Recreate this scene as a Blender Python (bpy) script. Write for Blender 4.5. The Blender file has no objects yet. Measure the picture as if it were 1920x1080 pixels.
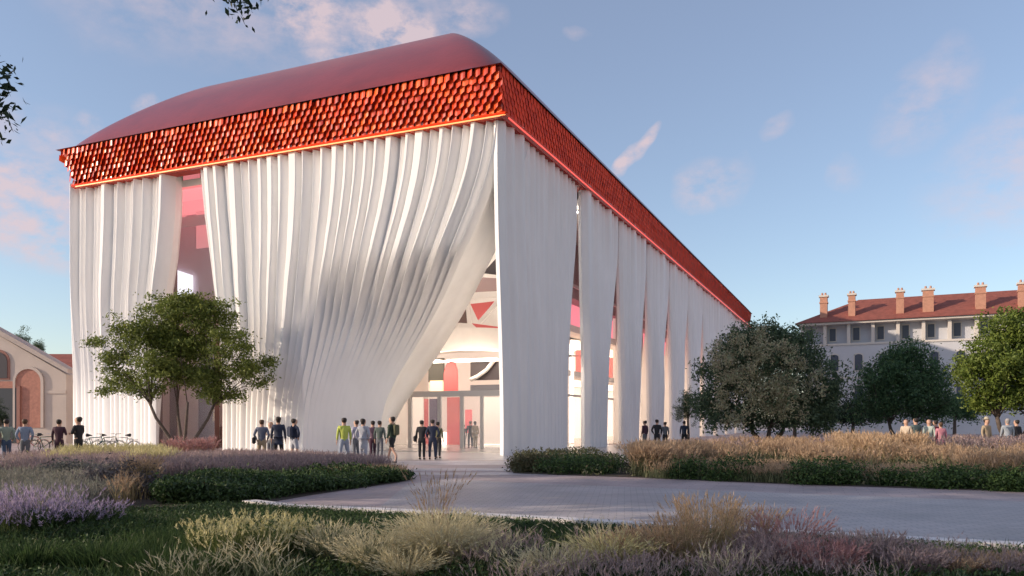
import bpy, bmesh, math, random
import numpy as np
from mathutils import Vector, Matrix
R = math.radians
rng = np.random.default_rng(7); random.seed(7)
sc = bpy.context.scene
COL = sc.collection

# ------------------------------------------------------------------ camera, sky, sun, exposure
CAMH = 1.65
cd = bpy.data.cameras.new('camera'); cam = bpy.data.objects.new('camera', cd); COL.objects.link(cam)
cam.location = (0, 0, CAMH); cam.rotation_euler = (R(90), 0, 0)
cd.sensor_width = 36; cd.lens = 28.125; cd.shift_y = 0.1302; cd.clip_start = .1; cd.clip_end = 3000
sc.camera = cam
sc.view_settings.view_transform = 'Standard'; sc.view_settings.look = 'None'; sc.view_settings.gamma = 1
sc.view_settings.exposure = 0.83
sc.cycles.max_bounces = 6; sc.cycles.transparent_max_bounces = 12
SUN_EL = 17.0
S2 = Vector((-.975, -.222, 0)).normalized()
w = bpy.data.worlds.new('World'); sc.world = w; w.use_nodes = True
nt = w.node_tree; N = nt.nodes; LK = nt.links; N.clear()
def wn(t, **k):
    n = N.new(t)
    for a, b in k.items(): setattr(n, a, b)
    return n
out = wn('ShaderNodeOutputWorld'); bg = wn('ShaderNodeBackground'); sky = wn('ShaderNodeTexSky')
sky.sky_type = 'NISHITA'; sky.sun_disc = False; sky.sun_elevation = R(SUN_EL)
sky.sun_rotation = math.atan2(S2.x, S2.y); sky.air_density = 1.0; sky.dust_density = .6; sky.ozone_density = 2.0
bg.inputs[1].default_value = .125
tc = wn('ShaderNodeTexCoord'); sep = wn('ShaderNodeSeparateXYZ'); LK.new(tc.outputs['Generated'], sep.inputs[0])
def wmath(op, a, b=None, c=None):
    n = wn('ShaderNodeMath', operation=op)
    for i, v in enumerate((a, b, c)):
        if v is None: continue
        if isinstance(v, (int, float)): n.inputs[i].default_value = v
        else: LK.new(v, n.inputs[i])
    return n.outputs[0]
def skydir(px, py):
    return Vector(((px - 960) / 1500, 1, (790 - py) / 1500)).normalized()
wnoise = wn('ShaderNodeTexNoise'); wnoise.inputs['Scale'].default_value = 26; wnoise.inputs['Detail'].default_value = 8; wnoise.inputs['Roughness'].default_value = .62
wmap = wn('ShaderNodeMapping'); wmap.inputs['Scale'].default_value = (1, 1, 1.7); LK.new(tc.outputs['Generated'], wmap.inputs[0]); LK.new(wmap.outputs[0], wnoise.inputs['Vector'])
wn2 = wn('ShaderNodeTexNoise'); wn2.inputs['Scale'].default_value = 7; wn2.inputs['Detail'].default_value = 4; LK.new(tc.outputs['Generated'], wn2.inputs['Vector'])
vs1 = wn('ShaderNodeVectorMath', operation='SUBTRACT'); LK.new(wn2.outputs['Color'], vs1.inputs[0]); vs1.inputs[1].default_value = (.5, .5, .5)
vs2 = wn('ShaderNodeVectorMath', operation='SCALE'); LK.new(vs1.outputs[0], vs2.inputs[0]); vs2.inputs['Scale'].default_value = .10
vs3 = wn('ShaderNodeVectorMath', operation='ADD'); LK.new(vs2.outputs[0], vs3.inputs[0]); LK.new(tc.outputs['Generated'], vs3.inputs[1])
clouds = None
# each cloud: centre pixel, radii along / across in radians, tilt, strength
for (cx, cy, ra, rb, tilt, st) in [(575, 12, .055, .035, .1, 1.0), (735, 48, .075, .042, -.25, 1.1), (645, 75, .06, .02, .2, .7), (870, 30, .06, .03, 0, .5),
        (1180, 290, .040, .013, .75, .85), (1222, 256, .026, .012, .8, .8), (1350, 345, .05, .03, .2, .36), (1440, 245, .02, .014, .4, .3), (1075, 90, .012, .010, 0, .22), (1740, 180, .06, .05, .6, .3),
        (60, 350, .12, .04, .05, .8), (40, 410, .12, .05, 0, .7), (100, 250, .03, .03, 0, .45), (285, 190, .016, .014, 0, .6), (170, 225, .02, .014, 0, .4), (1600, 310, .02, .02, .5, .2), (1310, 370, .025, .03, 0, .4),
        (500, -260, .3, .2, .2, .6), (2400, 200, .3, .1, .1, .6), (-900, 100, .4, .1, .1, .8), (Vector((.85, -.5, .42)), 0, .75, .42, .1, 1.6), (Vector((.3, -.9, .7)), 0, .6, .4, .1, 1.3)]:   # the last two are added, unseen behind the camera, to brighten the right face
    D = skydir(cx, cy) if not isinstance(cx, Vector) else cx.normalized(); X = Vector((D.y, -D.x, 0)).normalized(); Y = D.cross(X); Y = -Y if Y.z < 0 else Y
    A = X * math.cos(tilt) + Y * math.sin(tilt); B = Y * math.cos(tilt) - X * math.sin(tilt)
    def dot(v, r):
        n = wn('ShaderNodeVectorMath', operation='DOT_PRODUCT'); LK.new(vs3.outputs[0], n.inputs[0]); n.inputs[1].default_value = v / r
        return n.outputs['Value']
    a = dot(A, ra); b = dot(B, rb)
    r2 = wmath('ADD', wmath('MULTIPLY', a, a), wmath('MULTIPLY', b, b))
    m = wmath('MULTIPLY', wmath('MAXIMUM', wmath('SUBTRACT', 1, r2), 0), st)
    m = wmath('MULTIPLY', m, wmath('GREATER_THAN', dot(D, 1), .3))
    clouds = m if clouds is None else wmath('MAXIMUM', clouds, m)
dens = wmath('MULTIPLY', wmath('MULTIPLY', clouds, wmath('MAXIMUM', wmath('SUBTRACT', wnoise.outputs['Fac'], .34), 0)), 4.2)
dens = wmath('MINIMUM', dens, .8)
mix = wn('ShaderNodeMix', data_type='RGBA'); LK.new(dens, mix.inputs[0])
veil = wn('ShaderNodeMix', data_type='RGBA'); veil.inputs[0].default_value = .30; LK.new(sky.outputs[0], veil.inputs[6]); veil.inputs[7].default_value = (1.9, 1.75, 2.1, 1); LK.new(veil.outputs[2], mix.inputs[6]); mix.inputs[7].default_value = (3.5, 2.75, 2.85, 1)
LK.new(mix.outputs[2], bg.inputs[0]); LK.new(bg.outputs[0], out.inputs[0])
sl = bpy.data.lights.new('sun', 'SUN'); sl.energy = 2.5; sl.angle = R(.6); sl.color = (1.0, .80, .62)
so = bpy.data.objects.new('sun', sl); COL.objects.link(so)
sdir = Vector((S2.x * math.cos(R(SUN_EL)), S2.y * math.cos(R(SUN_EL)), math.sin(R(SUN_EL))))
so.rotation_euler = sdir.to_track_quat('Z', 'Y').to_euler(); so.location = (-30, -10, 30)

# ------------------------------------------------------------------ helpers
def P(px, py, y):   # point at depth y seen at a pixel of the 1920x1080 photograph
    return Vector(((px - 960) / 1500 * y, y, CAMH + (790 - py) / 1500 * y))
def G(px, py): y = CAMH * 1500 / (py - 790); return Vector(((px - 960) / 1500 * y, y, 0))
def X(px, y): return (px - 960) / 1500 * y
MATS = {}
def mat(name, col, rough=.7, metal=0, var=0, vscale=3, bump=0, bscale=20, island=0, island_hue=None, trans=0, emit=0, ecol=None, spec=.5, coat=0, col2=None, stretch=None, alpha=None):
    if name in MATS: return MATS[name]
    m = bpy.data.materials.new(name); m.use_nodes = True; MATS[name] = m
    t = m.node_tree; n = t.nodes; l = t.links; b = n['Principled BSDF']
    b.inputs['Base Color'].default_value = (*col, 1); b.inputs['Roughness'].default_value = rough; b.inputs['Metallic'].default_value = metal
    b.inputs['Specular IOR Level'].default_value = spec; b.inputs['Coat Weight'].default_value = coat
    c = None
    tcn = n.new('ShaderNodeTexCoord'); mp = n.new('ShaderNodeMapping'); l.new(tcn.outputs['Object'], mp.inputs[0])
    if stretch: mp.inputs['Scale'].default_value = stretch
    if var or col2:
        ns = n.new('ShaderNodeTexNoise'); ns.inputs['Scale'].default_value = vscale; ns.inputs['Detail'].default_value = 6; ns.inputs['Roughness'].default_value = .65
        l.new(mp.outputs[0], ns.inputs['Vector'])
        cr = n.new('ShaderNodeValToRGB'); cr.color_ramp.elements[0].position = .3; cr.color_ramp.elements[1].position = .7
        hi = col2 or tuple(min(1, x * (1 + var)) for x in col); lo = col if col2 else tuple(x * (1 - var) for x in col)
        cr.color_ramp.elements[0].color = (*lo, 1); cr.color_ramp.elements[1].color = (*hi, 1)
        l.new(ns.outputs['Fac'], cr.inputs[0]); c = cr.outputs[0]
    if island:
        g = n.new('ShaderNodeNewGeometry'); mr = n.new('ShaderNodeMapRange'); l.new(g.outputs['Random Per Island'], mr.inputs[0])
        mr.inputs[3].default_value = 1 - island; mr.inputs[4].default_value = 1 + island
        if island_hue:
            cr2 = n.new('ShaderNodeValToRGB'); l.new(g.outputs['Random Per Island'], cr2.inputs[0])
            k = len(island_hue)
            while len(cr2.color_ramp.elements) < k: cr2.color_ramp.elements.new(.5)
            for i, h in enumerate(island_hue):
                cr2.color_ramp.elements[i].position = i / (k - 1); cr2.color_ramp.elements[i].color = (*h, 1)
            c = cr2.outputs[0]
        vm = n.new('ShaderNodeVectorMath'); vm.operation = 'SCALE'
        if c: l.new(c, vm.inputs[0])
        else: vm.inputs[0].default_value = col
        l.new(mr.outputs[0], vm.inputs['Scale']); c = vm.outputs[0]
    if c: l.new(c, b.inputs['Base Color'])
    if bump:
        nb = n.new('ShaderNodeTexNoise'); nb.inputs['Scale'].default_value = bscale; nb.inputs['Detail'].default_value = 5; l.new(mp.outputs[0], nb.inputs['Vector'])
        bp = n.new('ShaderNodeBump'); bp.inputs['Strength'].default_value = bump; bp.inputs['Distance'].default_value = .03; l.new(nb.outputs['Fac'], bp.inputs['Height']); l.new(bp.outputs[0], b.inputs['Normal'])
    if emit:
        b.inputs['Emission Color'].default_value = (*(ecol or col), 1); b.inputs['Emission Strength'].default_value = emit
    if alpha is not None: b.inputs['Alpha'].default_value = alpha
    if trans:
        tr = n.new('ShaderNodeBsdfTranslucent'); ms = n.new('ShaderNodeMixShader'); ms.inputs[0].default_value = trans
        if c: l.new(c, tr.inputs[0])
        else: tr.inputs[0].default_value = (*col, 1)
        l.new(b.outputs[0], ms.inputs[1]); l.new(tr.outputs[0], ms.inputs[2]); l.new(ms.outputs[0], n['Material Output'].inputs[0])
    return m

def mkobj(name, me, mats, parent=None, **tags):
    o = bpy.data.objects.new(name, me); COL.objects.link(o)
    if mats is not None:
        for m in (mats if isinstance(mats, (list, tuple)) else [mats]): me.materials.append(m)
    if parent is not None:
        o.parent = parent; o.matrix_parent_inverse = Matrix.Identity(4)
    tag(o, **tags); return o
def tag(o, label=None, cat=None, group=None, kind=None):
    if label: o['label'] = label
    if cat: o['category'] = cat
    if group: o['group'] = group
    if kind: o['kind'] = kind
def empty(name, loc=(0, 0, 0), rz=0, **tags):
    o = bpy.data.objects.new(name, None); COL.objects.link(o); o.location = loc; o.rotation_euler = (0, 0, rz); tag(o, **tags); return o
def np_mesh(name, V, F, smooth=False, midx=None):
    """V (n,3); F list of arrays of equal-sized faces"""
    me = bpy.data.meshes.new(name)
    F = [f for f in F if len(f)]
    me.vertices.add(len(V)); me.vertices.foreach_set('co', np.asarray(V, 'f').ravel())
    loops = np.concatenate([f.ravel() for f in F]).astype('i'); tot = np.concatenate([np.full(len(f), f.shape[1]) for f in F]).astype('i')
    st = np.concatenate([[0], np.cumsum(tot)[:-1]]).astype('i')
    me.loops.add(len(loops)); me.loops.foreach_set('vertex_index', loops)
    me.polygons.add(len(tot)); me.polygons.foreach_set('loop_start', st); me.polygons.foreach_set('loop_total', tot)
    if midx is not None: me.polygons.foreach_set('material_index', np.asarray(midx, 'i'))
    me.polygons.foreach_set('use_smooth', np.full(len(tot), smooth))
    me.update(calc_edges=True); return me
class MB:
    """collects boxes, prisms, tubes and spheres into one mesh"""
    def __init__(s): s.bm = bmesh.new()
    def face(s, pts, mi=0):
        f = s.bm.faces.new([s.bm.verts.new(p) for p in pts]); f.material_index = mi; return s
    def box(s, c, size, rz=0, mi=0, M=None):
        M0 = Matrix.Translation(c) @ Matrix.Rotation(rz, 4, 'Z') @ Matrix.Diagonal((*size, 1))
        if M is not None: M0 = M @ M0
        r = bmesh.ops.create_cube(s.bm, size=1, matrix=M0)
        for v in r['verts']:
            for f in v.link_faces: f.material_index = mi
        return s
    def prism(s, pts, vec, mi=0):
        a = [s.bm.verts.new(p) for p in pts]; b = [s.bm.verts.new(Vector(p) + Vector(vec)) for p in pts]; n = len(a)
        for f in [s.bm.faces.new(a), s.bm.faces.new(b[::-1])] + [s.bm.faces.new((a[i], b[i], b[(i + 1) % n], a[(i + 1) % n])) for i in range(n)]: f.material_index = mi
        return s
    def tube(s, pts, rad, seg=8, mi=0, cap=True):
        pts = [Vector(p) for p in pts]; rings = []
        rad = rad if isinstance(rad, (list, tuple)) else [rad] * len(pts)
        for i, p in enumerate(pts):
            t = (pts[min(i + 1, len(pts) - 1)] - pts[max(i - 1, 0)]).normalized()
            a = t.orthogonal().normalized() if i == 0 else (ra - t * ra.dot(t)).normalized()
            ra = a; b = t.cross(a)
            rings.append([s.bm.verts.new(p + (a * math.cos(k * 2 * math.pi / seg) + b * math.sin(k * 2 * math.pi / seg)) * rad[i]) for k in range(seg)])
        for i in range(len(pts) - 1):
            for k in range(seg):
                f = s.bm.faces.new((rings[i][k], rings[i][(k + 1) % seg], rings[i + 1][(k + 1) % seg], rings[i + 1][k])); f.smooth = True; f.material_index = mi
        if cap:
            for r_ in (rings[0][::-1], rings[-1]):
                f = s.bm.faces.new(r_); f.material_index = mi
        return s
    def torus(s, c, r, rad, axis=(1, 0, 0), seg=24):
        ax = Vector(axis).normalized(); a = ax.orthogonal().normalized(); b = ax.cross(a)
        pts = [Vector(c) + (a * math.cos(t * 2 * math.pi / seg) + b * math.sin(t * 2 * math.pi / seg)) * r for t in range(seg + 1)]
        return s.tube(pts, rad, 6, cap=False)
    def ball(s, c, size, u=12, v=8):
        r = bmesh.ops.create_uvsphere(s.bm, u_segments=u, v_segments=v, radius=1, matrix=Matrix.Translation(c) @ Matrix.Diagonal((*size, 1)))
        for vv in r['verts']:
            for f in vv.link_faces: f.smooth = True
        return s
    def build(s, name, m, parent=None, bevel=0, **tags):
        if bevel: bmesh.ops.bevel(s.bm, geom=[e for e in s.bm.edges], offset=bevel, segments=2, affect='EDGES')
        bmesh.ops.recalc_face_normals(s.bm, faces=s.bm.faces)
        me = bpy.data.meshes.new(name); s.bm.to_mesh(me); s.bm.free(); return mkobj(name, me, m, parent, **tags)
def sstep(a, b, x):
    t = np.clip((x - a) / (b - a), 0, 1); return t * t * (3 - 2 * t)

# ------------------------------------------------------------------ ground, plaza, road
def poly_sheet(name, pts, z, m, **tags):
    me = bpy.data.meshes.new(name); me.from_pydata([(p[0], p[1], z) for p in pts], [], [list(range(len(pts)))])
    return mkobj(name, me, m, **tags)
def paving_mat(name, c1, c2, mortar, sx, sy, rot, rough=.6):
    m = bpy.data.materials.new(name); m.use_nodes = True; t = m.node_tree; n = t.nodes; l = t.links; b = n['Principled BSDF']
    tcn = n.new('ShaderNodeTexCoord'); mp = n.new('ShaderNodeMapping'); l.new(tcn.outputs['Object'], mp.inputs[0]); mp.inputs['Rotation'].default_value = (0, 0, rot)
    br = n.new('ShaderNodeTexBrick'); l.new(mp.outputs[0], br.inputs[0]); br.inputs['Scale'].default_value = 1; br.inputs['Brick Width'].default_value = sx; br.inputs['Row Height'].default_value = sy
    br.inputs['Mortar Size'].default_value = .008; br.inputs['Color1'].default_value = (*c1, 1); br.inputs['Color2'].default_value = (*c2, 1); br.inputs['Mortar'].default_value = (*mortar, 1)
    ns = n.new('ShaderNodeTexNoise'); ns.inputs['Scale'].default_value = .6; ns.inputs['Detail'].default_value = 8; l.new(tcn.outputs['Object'], ns.inputs['Vector'])
    mr = n.new('ShaderNodeMapRange'); l.new(ns.outputs['Fac'], mr.inputs[0]); mr.inputs[1].default_value = .3; mr.inputs[2].default_value = .7; mr.inputs[3].default_value = .75; mr.inputs[4].default_value = 1.2
    vm = n.new('ShaderNodeVectorMath'); vm.operation = 'SCALE'; l.new(br.outputs[0], vm.inputs[0]); l.new(mr.outputs[0], vm.inputs['Scale']); l.new(vm.outputs[0], b.inputs['Base Color'])
    n2 = n.new('ShaderNodeTexNoise'); n2.inputs['Scale'].default_value = 60; n2.inputs['Detail'].default_value = 4; l.new(tcn.outputs['Object'], n2.inputs['Vector'])
    bp = n.new('ShaderNodeBump'); bp.inputs['Strength'].default_value = .4; bp.inputs['Distance'].default_value = .01; l.new(n2.outputs['Fac'], bp.inputs['Height']); l.new(bp.outputs[0], b.inputs['Normal'])
    mr2 = n.new('ShaderNodeMapRange'); l.new(ns.outputs['Fac'], mr2.inputs[0]); mr2.inputs[3].default_value = rough - .2; mr2.inputs[4].default_value = rough + .15; l.new(mr2.outputs[0], b.inputs['Roughness'])
    return m
m_soil = mat('soil', (.07, .055, .04), .95, var=.4, vscale=2, bump=.6, bscale=8)
m_pink = paving_mat('pink_stone', (.44, .36, .35), (.39, .32, .315), (.26, .21, .2), .6, .3, R(20), .65)
m_light = paving_mat('pale_stone', (.52, .48, .49), (.46, .43, .44), (.25, .22, .22), 1.2, .6, R(-23), .5)
m_slate = paving_mat('slate_setts', (.46, .42, .41), (.39, .365, .365), (.24, .225, .22), .28, .14, R(8), .55)
m_kerb = mat('kerb_stone', (.70, .67, .65), .7, var=.12, vscale=4, bump=.2)
poly_sheet('ground', [(-1500, -1500), (1500, -1500), (1500, 2500), (-1500, 2500)], -.006, mat('earth', (.17, .15, .12), .95, var=.25, vscale=.1, bump=.3), kind='structure')
poly_sheet('plaza_paving', [(-60, 16), (60, 12), (120, 60), (120, 200), (-120, 200), (-90, 30)], 0.0, m_pink, kind='structure')
low = [(480, 945), (560, 955), (700, 960.5), (880, 970), (1050, 979), (1200, 988), (1400, 1000), (1650, 1014), (1920, 1029), (2250, 1052)]
up = [(2500, 962), (1920, 941), (1500, 926), (1150, 912), (960, 905), (860, 899), (800, 900), (760, 911)]
poly_sheet('road', [G(*p) for p in low[2:]] + [G(*p) for p in up], .004, m_slate, kind='structure')
# pale stone bands crossing the entrance
for i, (a, b) in enumerate([(864, 872), (878, 883), (886, 890.5)]):
    poly_sheet('stone_band', [G(740, b), G(1180, b), G(1150, a), G(700, a)], .004, m_light, kind='structure')
poly_sheet('entrance_paving', [G(560, 863), G(1200, 863), (14.5, 52, 0), (9, 56, 0), (-11, 56, 0), (-9, 40.8, 0)], .004, mat('polished_stone', (.34, .33, .34), .28, var=.1, vscale=1.5), kind='structure')
# kerb: a real low stone edge between paving and the front planting
mb = MB(); kp = [G(*p) for p in low]
bvs = []
for i, p in enumerate(kp):
    t = (kp[min(i + 1, len(kp) - 1)] - kp[max(i - 1, 0)]).normalized(); n_ = Vector((t.y, -t.x, 0))
    bvs.append([mb.bm.verts.new(p + n_ * a + Vector((0, 0, z))) for a, z in ((-.0, -.05), (0, .09), (.30, .09), (.30, -.05))])
for a, b in zip(bvs, bvs[1:]):
    for k in range(3): mb.bm.faces.new((a[k], b[k], b[k + 1], a[k + 1]))
mb.build('kerb', m_kerb, kind='structure')

# ------------------------------------------------------------------ the exhibition hall
C = np.array([-.5, 38.]); D = np.array([-.9170, .3989]); M_ = np.array([.3989, .9170])   # corner, along the left face, along the right face
L, V = 28.5, 92.7
Z0 = 16.0
hall = empty('exhibition_hall', (C[0], C[1], 0), 0, label='large white hall with draped concrete curtain walls and a bulging red roof', cat='building')
HO = np.array([C[0], C[1], 0.])
def W(u, v, z): return Vector((u * D[0] + v * M_[0], u * D[1] + v * M_[1], z))      # hall coordinates, relative to the corner
def Wn(u, v, z):
    return np.stack([u * D[0] + v * M_[0], u * D[1] + v * M_[1], z + 0 * u], -1)
m_curt = mat('white_concrete', (.87, .865, .86), .75, var=.05, vscale=.8, bump=.12, bscale=6, stretch=(1, 1, .25))
def grid_mesh(name, A, smooth=True):
    r, c = A.shape[:2]; idx = np.arange(r * c).reshape(r, c)
    F = np.stack([idx[:-1, :-1], idx[:-1, 1:], idx[1:, 1:], idx[1:, :-1]], -1).reshape(-1, 4)
    return np_mesh(name, A.reshape(-1, 3), [F], smooth)
def pleats(n, total, wmin, wmax, amin, amax, seed):
    r = np.random.default_rng(seed); xs = [0]
    while xs[-1] < total: xs.append(xs[-1] + r.uniform(wmin, wmax) * (1 if r.random() < .75 else 1.5))
    xs = np.array(xs) * total / xs[-1]; am = r.uniform(amin, amax, len(xs))
    s = np.linspace(0, total, n); k = np.clip(np.searchsorted(xs, s, 'right') - 1, 0, len(xs) - 2)
    t = np.clip((s - xs[k]) / (xs[k + 1] - xs[k]), 0, 1); wd = (xs[k + 1] - xs[k]) / (wmin + wmax) * 2
    up_ = np.clip(t / .36, 0, 1); dn_ = np.clip((1 - t) / .64, 0, 1); pr = np.minimum(up_ * up_ * (3 - 2 * up_), dn_ * (1.5 - .5 * dn_))
    return am[k] * pr * wd
def uk(k, v=0):   # u on the plane v where the image column k=(px-960)/1500 meets it
    b = C + v * M_
    return (b[0] - b[1] * k) / (k * D[1] - D[0])
# --- left face, curtain A
def curtain_left(name, kl_tab, kr_tab, npl, seed, crease=False, ret=2.6, amp0=1.):
    nz, ns = 64, npl
    z = np.linspace(0, Z0 + .4, nz)[:, None]; s = np.linspace(0, 1, ns)[None, :]
    def tab(t):
        zs = []; us = []
        for px, py in t:
            u = uk((px - 960) / 1500); zs.append(CAMH + (790 - py) / 1500 * (C[1] + u * D[1])); us.append(u)
        o = np.argsort(zs); return np.interp(z, np.array(zs)[o], np.array(us)[o])
    ul, ur = tab(kl_tab), tab(kr_tab)
    if crease:   # smooth the traced edge
        for _ in range(3):
            ur[1:-1] = (ur[:-2] + 2 * ur[1:-1] + ur[2:]) / 4
    u = ul + (ur - ul) * s
    fold = pleats(ns, 1, *( (.02, .045, .65, 1) if crease else (.035, .075, .7, 1)), seed)[None, :] * (1.05 if crease else .60) * amp0
    if crease:
        fade = .16 + .84 * sstep(1.5, 10.5, z)
        fade = fade * (1 - sstep(.38, .66, s) * (1 - sstep(4.2, 11.5, z)) * .95)
    else: fade = .14 + .86 * sstep(2, 11, z)
    widthf = np.clip((ul - ur) / (ul - ur).max(), .45, 1)
    w = np.minimum(fold * widthf, .74) * fade
    v = np.zeros_like(u)
    if crease:
        u0 = 12.0 - 0 * z; T = math.tan(R(47)) * (1 - sstep(3.6, 10.5, z))
        k = (C[0] + u * D[0]) / (C[1] + u * D[1])
        ax = C[0] + T * u0 * M_[0]; bx = D[0] - T * M_[0]; ay = C[1] + T * u0 * M_[1]; by = D[1] - T * M_[1]
        u2 = (k * ay - ax) / (bx - k * by)
        m = u < u0
        u = np.where(m, u2, u); v = np.where(m, T * (u0 - u), 0)
        v = np.maximum(v, 0)
    v = v - w + .55                                # folds stand out towards the viewer
    A = Wn(u, v, z)
    # returns at both edges going into the building
    def ext(colu, colv, sgn):
        cols = []
        for j, f in enumerate((.02, .12, .3, .6, 1)):
            dep = (ret * (.35 + .65 * sstep(0, 5, z[:, 0]))) * f
            bow = sgn * (.3 if crease else .03) * math.sin(math.pi * f)
            cols.append(Wn(colu + bow, colv + dep, z[:, 0]))
        return cols
    right = ext(u[:, -1], v[:, -1], 1); left = ext(u[:, 0], v[:, 0], -1)
    A = np.concatenate([np.stack(left[::-1], 1), A, np.stack(right, 1)], 1)
    # inner sheet closing the back
    bk = np.stack([A[:, -1] * (1 - f) + A[:, 0] * f for f in np.linspace(0, 1, 12)], 1)
    A = np.concatenate([A, bk[:, 1:]], 1)
    return mkobj(name, grid_mesh(name, A), m_curt, hall)
curtain_left('curtain_panel', [(122, 360), (122, 850)], [(317, 330), (315, 400), (308, 480), (296, 560), (284, 650), (279, 740), (279, 850)], 330, 3, ret=.5)
curtain_left('curtain_panel', [(369, 300), (378, 400), (390, 500), (400, 600), (404, 700), (404, 850)],
             [(941, 190), (940, 228), (934, 270), (925, 312), (905, 372), (872, 448), (823, 540), (772, 630), (735, 696), (712, 752), (703, 800), (700, 855)], 760, 11, crease=True, ret=2.9)
# --- right face curtains
edges = [0, 12.4, 20.8, 29, 37.4, 45.8, 54.2, 62.6, 71, 79.4, 87, V]
pb = [.80, .58, .54, .53, .53, .53, .53, .53, .53, .53, .6]
for i in range(len(edges) - 1):
    a, b = edges[i], edges[i + 1]; wd = b - a
    nz, ns = 44, 130 if i == 0 else 80
    z = np.linspace(0, Z0 + .4, nz)[:, None]; s = np.linspace(0, 1, ns)[None, :]
    pinch = 1 - sstep(1.0, 14.5, z)
    v0 = a + .12 + pinch * (.55 if i == 0 else .35) * (1 if i else .9); v1 = a + wd * (pb[i] + (.97 - pb[i]) * (1 - pinch) ** 1.9)
    if i == 0: v0 = v0 - .1
    v = v0 + (v1 - v0) * s
    f = pleats(ns, 1, .04 if i == 0 else .07, .09 if i == 0 else .14, .6, 1, 40 + i)[None, :] * .9 * .34 * (.3 + .7 * sstep(0, 8, z))
    f = np.minimum(f, .36)
    belly = -.5 * np.sin(np.pi * s) ** .8 * pinch - .1 * pinch
    edge_round = .5 * (np.clip((s - .88) / .12, 0, 1) ** 2 + 0 * s)
    u = .22 - f + belly + edge_round * .8 + 0 * v
    A = Wn(u, v, z)
    def ext2(ui, vi, sg):
        return [Wn(ui + d_, vi + sg * .12 * math.sin(d_ / 1.2), z[:, 0]) for d_ in (.05, .4, .8, 1.3)]
    left = [Wn(u[:, 0] + d_, v[:, 0] + .1 * math.sin(d_ * 3), z[:, 0]) for d_ in (.03, .08, .15, .22)]; right = ext2(u[:, -1], v[:, -1], -1)
    A = np.concatenate([np.stack(left[::-1], 1), A, np.stack(right, 1)], 1)
    bk = np.stack([A[:, -1] * (1 - q) + A[:, 0] * q for q in (0, .33, .66, 1)], 1)
    A = np.concatenate([A, bk[:, 1:]], 1)
    mkobj('curtain_panel', grid_mesh('curtain_panel', A), m_curt, hall)
# --- fascia of glazed scales, light strip, soffit
def scale_mat(name, cols, rough=.24):
    return mat(name, cols[0], rough, island=.35, island_hue=cols, spec=.5, coat=.3)
m_scale = scale_mat('glazed_scales', [(.66, .04, .012), (.86, .09, .02), (.76, .06, .015), (.95, .16, .03), (.70, .05, .012), (.90, .12, .025)])
m_fbase = mat('fascia_red', (.42, .035, .015), .5)
ROWS, TH = 7, 2.2
OUT = .72; OUTR = .26    # flare of the band on the front and on the long right side
def fascia_run(name, p_of, length, tw, dp=1.):
    """p_of(s, out, z) -> point; one row of scale tiles after another, each a cupped tile leaning out at its foot"""
    nn = int(length / tw); Vs = []; F = []
    su, sv = 5, 4
    a, b = np.meshgrid(np.linspace(-.5, .5, su), np.linspace(0, 1, sv), indexing='ij')
    idx = np.arange(su * sv).reshape(su, sv)
    q = np.stack([idx[:-1, :-1], idx[1:, :-1], idx[1:, 1:], idx[:-1, 1:]], -1).reshape(-1, 4)
    for r in range(ROWS):
        zb = Z0 + .15 + r * (TH - .15) / ROWS; hgt = (TH - .15) / ROWS * 1.12
        oe = OUT * (zb + hgt * .5 - Z0) / TH
        for j in range(-3, nn + 2):
            s0 = (j + (r * .36) % 1 + .1) * tw
            if s0 > length or s0 < -oe * (ok_ if tw < .42 else 1) - .02: continue
            dz_ = rng.normal(0, .012); rt = rng.normal(0, .05)
            wdt = tw * (.97 - .5 * (1 - b) ** 3 * 0)
            tilt = .13 + .03 * rng.random()
            zz = zb + b * hgt; o0 = OUT * (zz - Z0) / TH + .05
            prof = tilt * (1 - b) + .05 * (1 - (2 * a) ** 2)            # cupped, foot stands proud
            twist = (-.16 + rt) * a + dz_
            Pts = p_of(s0 + a * wdt, o0 + (prof + twist) * dp, zz - .10 * (1 - b) * (1 - np.abs(2 * a)))
            F.append(q + len(Vs) * su * sv); Vs.append(Pts.reshape(-1, 3))
    return np_mesh(name, np.concatenate(Vs), [np.concatenate(F)], True)
fl = lambda s, o, z: np.stack([s * D[0] - o * M_[0] , s * D[1] - o * M_[1], z], -1)
ok_ = OUTR / OUT
fr = lambda s, o, z: np.stack([s * M_[0] - o * ok_ * D[0], s * M_[1] - o * ok_ * D[1], z], -1)
fe = lambda s, o, z: np.stack([(L + o) * D[0] + s * M_[0], (L + o) * D[1] + s * M_[1], z], -1)
fb = lambda s, o, z: np.stack([s * D[0] + (V + o) * M_[0], s * D[1] + (V + o) * M_[1], z], -1)
mkobj('scale_fascia', fascia_run('scale_fascia', fl, L + .6, .40), m_scale, hall)
mkobj('scale_fascia', fascia_run('scale_fascia', fr, V, .44, .5), mat('satin_scales', (.8, .06, .02), .7, island=.14, island_hue=[(.74, .045, .016), (.88, .07, .02), (.80, .055, .018)], spec=.2), hall)
mkobj('scale_fascia', fascia_run('scale_fascia', fe, 12, .52), m_scale, hall)
mb = MB()
ring = lambda o, z: [W(-o * (ok_ if z > Z0 + 1 else 1), -o, z), W(L + o, -o, z), W(L + o, V + o, z), W(-o * (ok_ if z > Z0 + 1 else 1), V + o, z)]
r0, r1, r2 = ring(-.6, Z0 - .0), ring(.03, Z0 + .0), ring(OUT - .02, Z0 + TH)
for A_, B_ in ((r0, r1), (r1, r2)):
    for k in range(4): mb.face([A_[k], A_[(k + 1) % 4], B_[(k + 1) % 4], B_[k]])
mb.build('fascia_backing', m_fbase, hall)
m_strip = mat('warm_strip', (1, .45, .18), .5, emit=.55, ecol=(1, .32, .08))
mb = MB()
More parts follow.
